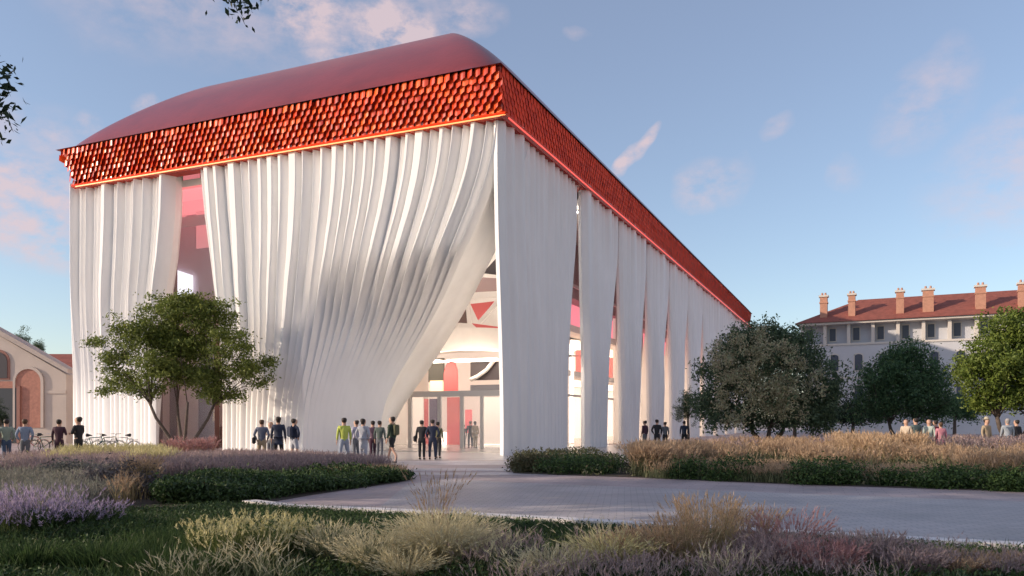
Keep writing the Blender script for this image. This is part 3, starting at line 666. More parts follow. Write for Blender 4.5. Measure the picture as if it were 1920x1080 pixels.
fartree(62, 100, 625, 46, 'smaller dark tree above the gabled hall roof, right of the taller one', m_l2, 62, base=700)
fartree(1, 50, 738, 44, 'dark shrub-like young tree in front of the dark doorway of the gabled hall', m_l5, 63, name='young_tree', base=812)
fartree(1290, 62, 716, 60, 'dark low tree growing close to the last white curtain columns of the hall', m_l2, 64, name='low_tree', base=806)
fartree(1600, 70, 740, 130, 'dark low tree seen in the gap between the olive tree and the deep green tree', m_l5, 65, name='low_tree', base=800)
fartree(1790, 66, 735, 110, 'dark low tree in the gap behind the deep green and the yellow-green tree', m_l3, 66, name='low_tree', base=798)
fartree(1490, 75, 745, 120, 'dark low tree hidden behind the right side of the olive tree', m_l5, 67, name='low_tree', base=800)

# ------------------------------------------------------------------ trees beside the photographer: their twigs enter the view, their crowns shade the beds and the road
def neartree(x, y, z0, z1, rad, lab, seed, tips=(), name='plane_tree'):
    t = empty(name, (x, y, 0), 0, label=lab, cat='tree'); r = np.random.default_rng(seed); h = z1 - z0
    lo = [(r.uniform(-.45, .45) * rad, r.uniform(-.45, .45) * rad, z0 + h * r.uniform(.2, .8), rad * .52, rad * .52, h * .26) for _ in range(12)]
    c = lobes(lo, 420, seed, .2); clip = lambda p: (p[:, 0] + x) < -.665 * (p[:, 1] + y) - .5
    VF = leaf_cloud(c, 26, .34, .17, seed + 1, clip=clip)
    if tips:
        tv = leaf_cloud([Vector(q) - Vector((x, y, 0)) for q in tips], 34, .15, .07, seed + 3)
        VF = (np.concatenate([VF[0], tv[0]]), np.concatenate([VF[1], tv[1] + len(VF[0])]))
    mesh_leaves('crown', VF, m_l5, t)
    c = c[(c[:, 0] + x) < -.68 * (c[:, 1] + y) - .8]
    branches((0, 0, 0), (0, 0, z0 + .5), c, m_bark, 'trunk', t, .22, ends=36, seed=seed)
    if tips:
        mb = MB()
        for q in tips:
            q = Vector(q) - Vector((x, y, 0)); a = Vector((0, 0, z0 + h * .45)); mid = a.lerp(q, .55) + Vector((0, 0, 1.1)); mb.tube([a, a.lerp(mid, .6) + Vector((0, 0, .2)), mid, mid.lerp(q, .6), q], [.09, .06, .04, .02, .006], 6)
        mb.build('bough', m_bark, t)
    return t
tips = [tuple(P(px, py, 12)) for px, py in ((-6, 140), (3, 158), (-5, 196), (4, 225), (-14, 175), (-20, 215))] + [tuple(P(px, py, 13)) for px, py in ((430, -8), (452, -6), (462, 2), (445, -30), (470, -38), (425, -34))]
neartree(-12.5, 9, 3.2, 12.5, 4.6, 'large dark tree left of the photographer whose leafy twigs hang into the upper left corner', 71, tips)
neartree(-17.5, 15, 3.0, 12.5, 4.8, 'second large dark tree standing outside the view beside the left planting', 72)
neartree(-14, 1.5, 2.6, 13, 5.2, 'large dark tree outside the view, level with the photographer', 73)
neartree(-22.5, 21, 2.6, 10.5, 4.6, 'smaller dark tree outside the view at the far end of the left planting', 74)

# ------------------------------------------------------------------ grasses and planting
def blade_mesh(name, pts, h, lean, width, seed, mats, plume=.0, plume_len=.3, plume_w=.02, fan=.5, per=None, droop=.5):
    """blades rooted at pts (n,3): 3-segment ribbons that bend outwards; a share carries a soft seed head"""
    r = np.random.default_rng(seed); n = len(pts); pts = np.asarray(pts, float)
    h = h * r.uniform(.6, 1.15, n); az = r.uniform(0, 2 * np.pi, n) if lean is None else np.arctan2(lean[:, 1], lean[:, 0]) + r.normal(0, .35, n)
    ln = h * fan * r.uniform(.15, 1, n); dirv = np.stack([np.cos(az), np.sin(az), 0 * az], 1)
    ts = np.array([0, .4, .75, 1.]); cen = []
    for t in ts:
        z = h * (t - droop * .35 * t ** 3 * (ln / h)); cen.append(pts + dirv * (ln * t ** 1.9)[:, None] + np.stack([0 * z, 0 * z, z], 1))
    sa = r.uniform(0, np.pi, n); side = np.stack([np.cos(sa), np.sin(sa), 0 * sa], 1)
    Vs = []
    for k, wf in enumerate((1, .85, .5)): Vs += [cen[k] - side * width * wf, cen[k] + side * width * wf]
    Vs.append(cen[3]); Vv = np.stack(Vs, 1).reshape(-1, 3); b = np.arange(n)[:, None] * 7
    q = np.concatenate([b + [0, 1, 3, 2], b + [2, 3, 5, 4]]); t_ = b + [4, 5, 6]
    mi = [0] * len(q) + [0] * len(t_)
    F3 = t_
    if plume > 0:
        s = r.random(n) < plume; cp = cen[3][s]; dd = cp - cen[2][s]; dd /= np.linalg.norm(dd, axis=1)[:, None]; m = len(cp)
        K = 7; ofs = len(Vv); out_ = []
        for j in range(K):   # tiny ribbons make a feathery head
            f = r.uniform(-.6, .5, (m, 1)) * plume_len; c0 = cp + dd * f; o_ = r.normal(0, 1, (m, 3)); o_ /= np.linalg.norm(o_, axis=1)[:, None]
            tip = c0 + dd * plume_len * .4 + o_ * plume_w * 2.2; sd = np.cross(o_, dd) * plume_w * .5
            out_.append(np.stack([c0 - sd, c0 + sd, tip], 1))
        O = np.stack(out_, 1).reshape(-1, 3); Vv = np.concatenate([Vv, O]); tt = ofs + np.arange(m * K)[:, None] * 3 + [0, 1, 2]
        F3 = np.concatenate([t_, tt]); mi = [0] * (len(q) + len(t_)) + [1] * len(tt)
    return np_mesh(name, Vv, [q, F3], False, mi)
def gmat(name, cols, trans=.35): return mat(name, cols[0], .7, island=.3, island_hue=cols, trans=trans, spec=.2)
g_green = gmat('grass_green', [(.06, .10, .03), (.10, .14, .045), (.15, .17, .06)])
g_dark = gmat('grass_dark', [(.03, .065, .02), (.05, .09, .03), (.07, .11, .035)])
g_straw = gmat('grass_straw', [(.36, .29, .16), (.46, .38, .22), (.28, .25, .13)])
g_pale = gmat('feather_pale', [(.62, .54, .34), (.74, .66, .44), (.50, .46, .29)])
g_olive = gmat('grass_sage', [(.20, .22, .12), (.28, .29, .17), (.14, .17, .08)])
g_tan = gmat('plume_tan', [(.48, .34, .22), (.58, .42, .28), (.40, .28, .18)])
g_orange = gmat('plume_orange', [(.58, .40, .24), (.68, .50, .32), (.50, .35, .22)])
g_purple = gmat('plume_mauve', [(.40, .31, .30), (.50, .40, .36), (.32, .25, .26), (.46, .33, .32)])
g_rose = gmat('plume_rose', [(.50, .26, .24), (.56, .33, .30), (.40, .22, .22)])
g_lav = gmat('lavender', [(.36, .30, .46), (.46, .38, .54), (.50, .40, .48)])
g_yel = gmat('plume_yellow', [(.62, .56, .28), (.70, .64, .38), (.52, .48, .22)])
g_grey = gmat('grass_grey', [(.26, .26, .22), (.36, .34, .30), (.20, .22, .17)])
def inpoly(px, py, poly):
    s = np.zeros(len(px), bool); j = len(poly) - 1
    for i in range(len(poly)):
        xi, yi = poly[i]; xj, yj = poly[j]
        s ^= ((yi > py) != (yj > py)) & (px < (xj - xi) * (py - yi) / (yj - yi + 1e-12) + xi); j = i
    return s
def scatter(poly, n, seed, clump=0, csp=.3):
    """points in a ground polygon, denser near the camera as seen from it only through clump size"""
    poly = [(p[0], p[1]) for p in poly]; r = np.random.default_rng(seed); a = np.array(poly); lo, hi = a.min(0), a.max(0); out_ = np.zeros((0, 2))
    if clump:
        cc = scatter(poly, clump, seed + 99)[:, :2]
        p = cc[r.integers(0, len(cc), n)] + r.normal(0, csp, (n, 2)); p = p[inpoly(p[:, 0], p[:, 1], poly)]; out_ = p
    else:
        while len(out_) < n:
            p = r.uniform(lo, hi, (n * 2, 2)); out_ = np.concatenate([out_, p[inpoly(p[:, 0], p[:, 1], poly)]])
        out_ = out_[:n]
    return np.concatenate([out_, np.zeros((len(out_), 1))], 1)
def hillz(p, s=.7, a=.18, seed=0):
    x, y = p[:, 0] + seed, p[:, 1]
    return a * (np.sin(x * 1.7 * s + 1.3 * np.sin(y * 1.1 * s)) + np.sin(y * 2.3 * s + x * .7) + 2) * .5
# the beds (soil)
left_bed = [G(500, 943), G(600, 926), G(745, 905), G(775, 899), G(750, 894), G(700, 884), G(600, 874), G(440, 868), G(250, 868), G(0, 872), (-34, 30, 0), (-34, 14, 0), G(0, 1000), G(300, 960)]
front_bed = [p for p in [G(*q) for q in low]] + [(9.5, 5.5, 0), (-14, 5.5, 0), (-14, 14, 0), G(300, 955)]
front_bed = [Vector((p[0], p[1] - .25, 0)) for p in front_bed]
right_front = [G(962, 888), G(1180, 895), G(1500, 909), G(1920, 922), G(2200, 930), (60, 40, 0), (30, 46, 0), (14.5, 44, 0), G(1170, 868), G(1110, 851), G(965, 853)]
poly_sheet('left_bed', left_bed, .012, m_soil, kind='structure'); poly_sheet('front_bed', front_bed, .016, m_soil, kind='structure'); poly_sheet('right_bed', right_front, .012, m_soil, kind='structure')
def cover(name, poly, n, seed, m, height, size, lab, amp=.25, hs=.7, edge=False):
    p = scatter(poly, n, seed); r = np.random.default_rng(seed); p[:, 2] = (hillz(p, hs, amp, seed) + height) * r.uniform(.25, 1, n) ** .5
    if edge: p[:, 2] *= np.clip((13.9 - .45 * p[:, 0] - p[:, 1]) / 4, .15, 1)   # trimmed low beside the kerb
    VF = leaf_cloud(p, 4, size * 1.2, size, seed + 1, droop=-.6)
    return mkobj(name, np_mesh(name, VF[0], [VF[1]], True), m, None, label=lab, cat='ground cover', kind='stuff')
m_cov = leafmat('cover_green', [(.028, .06, .02), (.045, .085, .028), (.065, .11, .03)], trans=.2)
cover('ground_cover', front_bed, 60000, 81, m_cov, .05, .026, 'dense dark green ground cover between the foreground grasses', .10, edge=True)
cover('ground_cover', [G(290, 950), G(500, 938), G(745, 905), G(775, 899), G(700, 897), G(560, 907), G(430, 915), G(300, 928)], 16000, 82, m_cov, .14, .05, 'dark green low hedge along the tip of the left bed', .16)
cover('ground_cover', right_front, 20000, 83, leafmat('cover_sage', [(.07, .085, .04), (.10, .11, .055), (.13, .12, .07)]), .03, .06, 'olive ground cover under the tan grasses of the right bed', .2)
HS = {'tan_grass': .72, 'straw_grass': .62, 'orange_grass': .68, 'rose_grass': .7, 'short_grass': .7}
# drifts of grass: nobody could count the plants
def drift(name, poly, n, seed, h, ms, plume, lab, clump=80, csp=.35, width=.008, fan=.5, plen=.22, pw=.02, wmul=1):
    h = h * HS.get(name, .62); p = scatter(poly, n, seed, clump, csp)
    me = blade_mesh(name, p, h, None, width, seed + 1, ms, plume, plen, pw, fan)
    return mkobj(name, me, ms, None, label=lab, cat='grass', kind='stuff')
LB = [G(x_, y_) for x_, y_ in [(0, 905), (300, 905), (560, 896), (740, 890), (700, 882), (560, 872), (300, 868), (0, 872)]]
drift('mauve_grass', LB, 26000, 91, .62, [g_grey, g_purple], .8, 'mauve feathery grasses filling the back of the left bed', 150, .5, .010, .5, .3, .03)
drift('mauve_grass', [G(400, 893), G(745, 889), G(720, 884), G(560, 873), G(400, 870)], 9000, 90, .62, [g_green, g_purple], .8, 'dusty rose grasses in front of the entrance group', 60, .4, .010, .5, .3, .03)
drift('straw_grass', [G(60, 885), G(330, 885), G(320, 868), G(60, 868)], 5200, 92, .95, [g_straw, g_yel], .7, 'yellow straw grasses in front of the people at the left', 26, .3, .010, .5, .28, .025)
drift('grey_grass', [G(-60, 1000), G(100, 985), G(200, 950), G(300, 925), G(290, 898), G(0, 900), G(-60, 910)], 15000, 93, .62, [g_grey, g_grey], .5, 'grey-mauve grasses on the left side of the bed', 55, .3, .008, .6, .2, .02)
drift('straw_grass', [G(215, 950), G(290, 940), G(300, 905), G(225, 905)], 2600, 94, .75, [g_straw, g_tan], .5, 'tan grasses between the grey grasses and the dark hedge', 9, .2, .008, .5, .2, .02)
RB = [G(1180, 885), G(1500, 893), G(1920, 905), (40, 31, 0), (34, 42, 0), (12, 42, 0), G(1165, 862)]
drift('tan_grass', RB, 26000, 95, .95, [g_olive, g_tan], .75, 'tan feathery grasses across the right bed', 85, .38, .011, .5, .3, .035)
drift('tan_grass', [G(1185, 893), G(1300, 896), G(1320, 876), G(1200, 876)], 4200, 96, 1.05, [g_olive, g_tan], .8, 'tall tan grass drift at the left end of the right bed', 12, .3, .011, .55, .3, .035)
drift('orange_grass', [G(1560, 880), G(1720, 885), G(1740, 862), G(1560, 858)], 3600, 97, 1.35, [g_straw, g_orange], .8, 'taller orange grasses in the middle of the right bed', 9, .45, .013, .45, .35, .04)
drift('rose_grass', [G(1250, 868), (34, 44, 0), (44, 36, 0), G(1900, 870)], 12000, 98, 1.15, [g_grey, g_purple], .7, 'mauve grasses at the back of the right bed under the trees', 60, .5, .014, .5, .3, .04)
drift('verge_grass', [G(1190, 896), G(1500, 908), G(1920, 921), G(2100, 927), G(2100, 908), G(1920, 903), G(1500, 892), G(1190, 884)], 13000, 135, .62, [g_olive, g_tan], .55, 'loose short tan grasses between the green mounds beside the road', 50, .24, .009, .6, .18, .02)
drift('mauve_grass', [G(600, 908), G(745, 903), G(775, 899), G(740, 893), G(600, 897)], 2600, 136, .5, [g_green, g_tan], .5, 'thin tan grasses mixed in the dark hedge near the bed tip', 22, .25, .007, .6, .16, .018)
drift('orange_grass', [G(1780, 905), G(1990, 912), G(1990, 895), G(1800, 890)], 2500, 99, .95, [g_straw, g_tan], .7, 'tan grasses beside the road at the right edge', 14, .3, .011, .5, .3, .035)
drift('short_grass', [(p[0], p[1]) for p in front_bed], 42000, 100, .24, [g_dark, g_green], 0, 'short dark grass in the foreground bed', 900, .25, .004, .7)
FR = [(-7, 12.6), (-3, 11.6), (1, 10.9), (5, 9.6), (7.6, 8.6), (7, 7), (-8, 7)]
HS.update({'meadow_grass': .62, 'seed_grass': .62})
drift('meadow_grass', FR, 3200, 130, .40, [g_green, g_olive], .15, 'wispy sage grasses mixed through the foreground bed', 90, .22, .0035, .7, .12, .010)
drift('meadow_grass', [(-.6, 9.6), (2, 9.6), (5, 9.2), (7, 8.6), (7, 7), (-.6, 7)], 5200, 131, .52, [g_dark, g_purple], .5, 'wispy mauve grasses mixed through the right foreground', 34, .25, .0035, .6, .14, .012)
drift('seed_grass', [(-3.6, 10), (1.0, 9.8), (2.4, 9.2), (2.4, 7), (-3.6, 7)], 1800, 132, .66, [g_olive, g_pale], .5, 'long pale blades and seed heads between the feather grass clumps', 16, .16, .0032, .8, .16, .010)
drift('dark_meadow', [(-9, 13), (-4.5, 12), (-2.6, 9.8), (-2.6, 7), (-9, 7)], 15000, 133, .5, [g_dark, g_green], 0, 'dark arching grasses across the lower left', 70, .3, .006, .8, .12, .010)
drift('flower_stems', [(-8.4, 12.6), (-6.4, 12.2), (-6.2, 10.4), (-8, 10)], 900, 134, .95, [g_green, g_lav], .8, 'loose lilac flower spikes above the lavender at the left', 14, .2, .005, .4, .16, .016)
# individual shrubs (green mounds) along the right bed
def mound(px, py, wpx, hpx, lab, m, seed, group='clipped green mounds along the right bed', name='green_shrub', dens=520, size=.045):
    g = G(px, py); y = g.y; w_ = wpx / 1500 * y; h = hpx / 1500 * y
    t = empty(name, (g.x, y + w_ * .25, 0), 0, label=lab, cat='shrub', group=group)
    c = lobes([(0, 0, h * .35, w_ * .5, w_ * .36, h * .6), (w_ * .22, -.1, h * .3, w_ * .28, w_ * .3, h * .5), (-w_ * .2, 0, h * .3, w_ * .3, w_ * .3, h * .55)], dens, seed, .5); c[:, 2] = np.abs(c[:, 2])
    mesh_leaves('foliage', leaf_cloud(c, 12, .09, size, seed + 1), m, t)
    mb = MB()
    for q in c[::60]: mb.tube([(0, 0, 0), (q[0] * .4, q[1] * .4, q[2] * .5), tuple(q)], [.02, .014, .005], 5)
    mb.build('stem', m_bark, t)
m_sh = leafmat('shrub_green', [(.04, .08, .025), (.06, .11, .035), (.09, .145, .04)])
mound(1090, 890, 170, 40, 'low dark green hedge clump in front of the nearest white column', m_sh, 111)
mound(1000, 886, 90, 34, 'brownish green shrub at the left tip of the right bed', leafmat('shrub_brown', [(.10, .09, .04), (.14, .12, .06), (.08, .09, .04)]), 112)
mound(1385, 903, 120, 44, 'green mound right of the tall tan grass drift', m_sh, 113)
mound(1560, 910, 150, 50, 'widest rounded green mound beside the middle of the road', m_sh, 114)
mound(1690, 912, 90, 26, 'low green mound between the two highest mounds of the right bed', m_sh, 115)
mound(1800, 917, 140, 42, 'green mound near the right edge with tan grass above it', m_sh, 116)
mound(1905, 922, 80, 40, 'green mound cut by the right edge of the view', m_sh, 117)
mound(1300, 899, 90, 34, 'olive green mound at the foot of the tall tan grass', m_sh, 118)
mound(120, 915, 120, 50, 'grey-green round shrub in the left planting', leafmat('shrub_grey', [(.14, .15, .13), (.19, .19, .18), (.12, .13, .11)]), 121, 'round shrubs in the left bed', 'grey_shrub')
mound(210, 935, 140, 66, 'larger grey-mauve round shrub right of the lavender flowers', leafmat('shrub_mauve', [(.15, .14, .15), (.20, .18, .19), (.12, .12, .12)]), 122, 'round shrubs in the left bed', 'grey_shrub', 900)
mound(365, 945, 150, 34, 'dark green mound in the middle of the left bed', m_cov, 123, 'round shrubs in the left bed', 'green_shrub', 700)
mound(440, 930, 130, 26, 'dark green mound just behind the left end of the kerb', m_cov, 124, 'round shrubs in the left bed', 'green_shrub', 600)
mound(615, 917, 120, 22, 'dark green mound in the narrow part of the left bed', m_cov, 125, 'round shrubs in the left bed', 'green_shrub', 600)
mound(705, 905, 70, 16, 'small dark green mound near the pointed tip of the left bed', m_cov, 126, 'round shrubs in the left bed', 'green_shrub', 300)
# individual ornamental grass clumps in the foreground
def tuft(name, px, ybase, h, n, ms, plume, lab, seed, rad=.12, fan=.7, width=.0035, plen=.16, pw=.010, group=None, cat='ornamental grass', droop=.6, x=None):
    h = h * (.64 if ybase < 13 else .8); plen = plen * .7
    y = ybase * (.93 if ybase < 10.6 else 1); xx = X(px, y) if x is None else x
    r = np.random.default_rng(seed); a = r.uniform(0, 2 * np.pi, n); q = rad * np.sqrt(r.random(n)); p = np.stack([q * np.cos(a), q * np.sin(a), 0 * a], 1)
    me = blade_mesh(name, p, h, p + 1e-6, width, seed + 1, ms, plume, plen, pw, fan, droop=droop)
    o = mkobj(name, me, ms, None, label=lab, cat=cat, group=group); o.location = (xx, y, .02); return o
FG = 'feather grass clumps in the foreground bed'
tuft('feather_grass', 830, 9.2, .92, 2200, [g_pale, g_pale], .5, 'large pale feather grass clump left of centre in the foreground', 201, .14, 1.0, group=FG)
tuft('feather_grass', 700, 9.0, .62, 900, [g_olive, g_pale], .5, 'pale grey-green feather grass beside the large pale clump', 202, .14, 1.0, group=FG)
tuft('feather_grass', 620, 9.6, .66, 800, [g_olive, g_pale], .4, 'loose grey-green feather grass right of the yellow seed heads', 203, .14, .9, group=FG)
tuft('feather_grass', 760, 8.6, .50, 700, [g_pale, g_pale], .4, 'low pale feather grass at the bottom edge, in front of the large pale clump', 204, .12, 1.1, group=FG)
tuft('feather_grass', 1040, 8.5, .50, 900, [g_straw, g_pale], .5, 'straw feather grass at the bottom edge right of the dark gap', 205, .14, 1.1, group=FG)
tuft('feather_grass', 1140, 9.0, .62, 1100, [g_straw, g_yel], .5, 'yellow-straw feather grass left of the orange grass', 206, .16, 1.0, group=FG)
tuft('feather_grass', 1210, 9.3, .68, 900, [g_straw, g_tan], .5, 'tan feather grass touching the orange grass clump', 207, .14, .9, group=FG)
tuft('orange_grass', 1325, 9.6, 1.10, 560, [g_straw, g_orange], .8, 'tall orange upright grass crossing the kerb in the foreground', 208, .26, .42, group=FG)
tuft('orange_grass', 1270, 9.2, .84, 420, [g_straw, g_tan], .8, 'shorter orange grass at the left side of the tall orange clump', 209, .14, .6, group=FG)
tuft('wispy_grass', 815, 11.0, 1.22, 70, [g_tan, g_tan], .8, 'tall wispy rose plumes in front of the kerb left of centre', 210, .18, .4, width=.004, plen=.3, pw=.014, group='wispy plumes by the kerb')
tuft('wispy_grass', 1480, 10.0, .80, 260, [g_purple, g_rose], .9, 'wispy mauve plumes right of the tall orange grass', 211, .3, .6, width=.004, plen=.2, pw=.012, group='wispy plumes by the kerb')
tuft('wispy_grass', 1405, 10.2, .84, 200, [g_purple, g_tan], .9, 'wispy tan plumes rising over the kerb beside the orange grass', 212, .2, .5, width=.004, plen=.25, pw=.012, group='wispy plumes by the kerb')
SG = 'yellow seed-head grasses in the foreground'
for i, (px, y, h) in enumerate(((382, 9.8, .74), (425, 9.4, .78), (470, 9.9, .84), (512, 9.5, .80), (560, 9.9, .80))):
    tuft('seed_head_grass', px, y, h, 260, [g_green, g_yel], .40, ('leftmost clump of yellow seed heads', 'second clump of yellow seed heads from the left, above dark leaves', 'middle clump of yellow seed heads', 'fourth clump of yellow seed heads from the left', 'rightmost clump of yellow seed heads next to the grey-green grass')[i], 220 + i, .15, .45, .005, .11, .016, group=SG)
MG = 'mauve grass clumps in the right foreground'
for i, (px, y, h, ms) in enumerate(((1450, 9.2, .56, [g_purple, g_purple]), (1540, 8.9, .52, [g_purple, g_rose]), (1625, 9.3, .56, [g_olive, g_purple]), (1710, 8.9, .46, [g_purple, g_purple]), (1800, 8.9, .34, [g_purple, g_tan]), (1880, 8.8, .32, [g_green, g_purple]), (1950, 8.8, .32, [g_purple, g_tan]))):
    tuft('mauve_tuft', px, y, h, 800, ms, .7, ('brown-mauve tuft right beside the orange grass', 'mauve tuft with rosy heads, second from the orange grass', 'olive and mauve tuft in the middle of the mauve row', 'plain mauve tuft right of the olive and mauve one', 'mauve tuft with tan heads near the right corner', 'green-leaved mauve tuft in the lower right corner', 'mauve tuft cut by the right edge of the view')[i], 240 + i, .28, .6, .005, .14, .014, group=MG)
LG = 'flowering lavender clumps at the left edge'
for i, (px, y, h) in enumerate(((10, 11.2, .72), (75, 11.0, .74), (135, 11.4, .68), (185, 11.8, .64))):
    tuft('lavender', px, y, h, 620, [g_dark, g_lav], .24, ('lavender clump at the very left edge of the view', 'fullest lavender clump, second from the left edge', 'lavender clump third from the left edge', 'rightmost lavender clump in front of the mauve shrub')[i], 260 + i, .26, .6, .006, .13, .018, group=LG, cat='flowering plant')
DG = 'dark leafy clumps in the lower left'
for i, (px, y, h) in enumerate(((60, 9.3, .5), (190, 9.4, .46), (290, 9.2, .42), (380, 8.9, .44), (930, 9.6, .34))):
    tuft('leafy_clump', px, y, h, 1000, [g_dark, g_dark], 0, ('dark leafy clump in the lower left corner', 'dark leafy clump below the mauve shrub', 'dark leafy clump right of the lower left corner', 'dark leafy clump below the yellow seed heads', 'low dark clump in the gap right of the large pale feather grass')[i], 280 + i, .34, .9, .011, group=DG, cat='plant')
tuft('rose_grass', 360, 30.5, 1.05, 520, [g_tan, g_rose], .8, 'rose red feathery grass at the foot of the spreading tree', 290, .7, .5, .01, .3, .04)
tuft('straw_tuft', 268, 17.5, .95, 500, [g_straw, g_tan], .5, 'upright straw tuft between the mauve shrub and the dark mounds', 291, .18, .4, .007, .2, .02)

# ------------------------------------------------------------------ people
SKIN = [mat('skin_light', (.55, .34, .25), .6), mat('skin_tan', (.38, .22, .15), .6)]
HAIR = mat('dark_hair', (.03, .022, .018), .6); HAIRB = mat('brown_hair', (.10, .055, .03), .6); HAIRG = mat('grey_hair', (.35, .33, .32), .6)
SHOE = mat('dark_shoes', (.03, .028, .028), .5); SHOEW = mat('pale_shoes', (.5, .48, .45), .5)
PEND = []
def skin_obj(name, verts, edges, m, parent, levels=1):
    """verts: list of (co, (rx, ry)); the Skin modifier grows one continuous surface; baked below"""
    me = bpy.data.meshes.new(name); bm = bmesh.new(); ly = bm.verts.layers.skin.verify()
    bv = []
    for i, (c, r_) in enumerate(verts):
        v = bm.verts.new(c); v[ly].radius = r_ if isinstance(r_, tuple) else (r_, r_); v[ly].use_root = (i == 0); bv.append(v)
    for a, b in edges: bm.edges.new((bv[a], bv[b]))
    bm.to_mesh(me); bm.free()
    o = mkobj(name, me, m, parent); s = o.modifiers.new('s', 'SKIN'); s.use_smooth_shade = True; u = o.modifiers.new('u', 'SUBSURF'); u.levels = levels; u.render_levels = levels
    PEND.append(o); return o
def person(px, py_feet, face, lab, top, legs, hair=HAIR, skin=0, h=1.75, stance=.10, arms='down', long=0, skirt=None, shorts=False, bag=None, y=None, group=None, hat=None, sleeves=True, stride=0, shoe=SHOE, vest=None, x=None):
    rq = random.Random(int(px * 7)); face = face + rq.uniform(-.65, .65); stride = stride or rq.uniform(-.14, .14); stance = stance * rq.uniform(.75, 1.25)
    g = G(px, py_feet) if y is None else Vector((X(px, y), y, 0))
    o = empty('person', (g.x, g.y, .006), face, label=lab, cat='person', group=group); k = h / 1.75; sk = SKIN[skin]
    def p(x_, y_, z_): return (x_ * k, y_ * k, z_ * k)
    hipz, kn, an = .93, .49, .085
    lf, rf = (stance, stride * .5), (-stance, -stride * .5)
    # arm joints: (elbow, wrist)
    AR = {'down': (((.235, -.02, 1.14), (.25, .05, .89)), ((-.235, -.02, 1.14), (-.25, .05, .89))),
          'pocket': (((.28, -.08, 1.14), (.20, .05, .94)), ((-.28, -.08, 1.14), (-.20, .05, .94))),
          'phone': (((.24, .02, 1.15), (.13, .25, 1.20)), ((-.235, -.02, 1.14), (-.25, .04, .89))),
          'fold': (((.26, .04, 1.16), (.02, .20, 1.15)), ((-.26, .04, 1.16), (-.04, .22, 1.18))),
          'hip': (((.34, -.04, 1.18), (.19, .05, 1.0)), ((-.235, -.02, 1.14), (-.25, .05, .89))),
          'behind': (((.25, -.08, 1.14), (.05, -.17, .98)), ((-.25, -.08, 1.14), (-.05, -.17, .99)))}[arms]
    V_ = [(p(0, 0, .96), (.135 * k, .10 * k)), (p(0, .0, 1.12), (.12 * k, .09 * k)), (p(0, -.01, 1.32), (.155 * k, .105 * k)), (p(0, -.01, 1.42), (.10 * k, .08 * k)), (p(0, 0, 1.49), .066 * k),
          (p(0, .012, 1.575), .085 * k), (p(0, .01, 1.655), (.105 * k, .118 * k)), (p(0, 0, 1.735), (.08 * k, .09 * k)), (p(0, .108, 1.60), .015 * k)]
    E_ = [(0, 1), (1, 2), (2, 3), (3, 4), (4, 5), (5, 6), (6, 7), (5, 8)]
    def add(a, co, r_): V_.append((p(*co), (r_[0] * k, r_[1] * k) if isinstance(r_, tuple) else r_ * k)); E_.append((a, len(V_) - 1)); return len(V_) - 1
    feet = []
    for sx, (fx, fy) in ((1, lf), (-1, rf)):
        a = add(0, (sx * .09, 0, .84), .082); a = add(a, (fx * .95, fy * .5 + .02, kn), .055); a = add(a, (fx, fy - .02, .28), .05); a = add(a, (fx, fy, an), .035); feet.append((fx, fy)); a = add(a, (fx, fy + .12, .035), .03)
    hands = []
    for sx, (el, wr) in zip((1, -1), AR):
        a = add(2, (sx * .18, -.01, 1.40), .055); a = add(a, el, .04); a = add(a, wr, .027)
        d = (Vector(wr) - Vector(el)).normalized(); pm = Vector(wr) + d * .07; a = add(a, tuple(pm), (.036, .016)); sd = d.cross(Vector((sx, 0, .2))).normalized()
        for q, ln in ((-1.5, .07), (-.5, .085), (.5, .08), (1.5, .062)):
            f0 = pm + d * .03 + sd * q * .019; f1 = f0 + d * ln * .55; f2 = f1 + (d * .8 - Vector((sx * .5, 0, 0))) * ln * .5
            b_ = add(a, tuple(f0), .009); b_ = add(b_, tuple(f1), .0085); add(b_, tuple(f2), .007)
        t0 = add(a, tuple(Vector(wr) + d * .035 - sd * .035), .011); add(t0, tuple(Vector(wr) + d * .08 - sd * .055 - Vector((sx * .015, 0, 0))), .009)
    skin_obj('body', V_, E_, sk, o)
    # top
    tv = [(p(0, 0, .84), (.165 * k, .13 * k)), (p(0, 0, 1.12), (.148 * k, .115 * k)), (p(0, -.01, 1.31), (.178 * k, .128 * k)), (p(0, -.01, 1.43), (.115 * k, .09 * k)), (p(0, -.005, 1.475), (.062 * k, .062 * k))]; te = [(0, 1), (1, 2), (2, 3), (3, 4)]
    if long: tv.append((p(0, 0, .90 - long), (.17 * k, .14 * k))); te.append((0, len(tv) - 1))
    for sx, (el, wr) in zip((1, -1), AR):
        e3 = Vector(el).lerp(Vector(wr), .9 if sleeves else -.05); n0 = len(tv)
        tv += [(p(sx * .185, -.01, 1.395), .068 * k), (p(*el), .052 * k)]; te += [(2, n0), (n0, n0 + 1)]
        if sleeves: tv.append((p(*e3), .040 * k)); te.append((n0 + 1, n0 + 2))
    skin_obj('jacket' if sleeves else 'shirt', tv, te, top, o)
    if vest: skin_obj('vest', [(p(0, 0, .90), (.17 * k, .14 * k)), (p(0, 0, 1.12), (.165 * k, .13 * k)), (p(0, -.01, 1.33), (.195 * k, .142 * k)), (p(0, -.01, 1.43), (.13 * k, .10 * k))], [(0, 1), (1, 2), (2, 3)], vest, o)
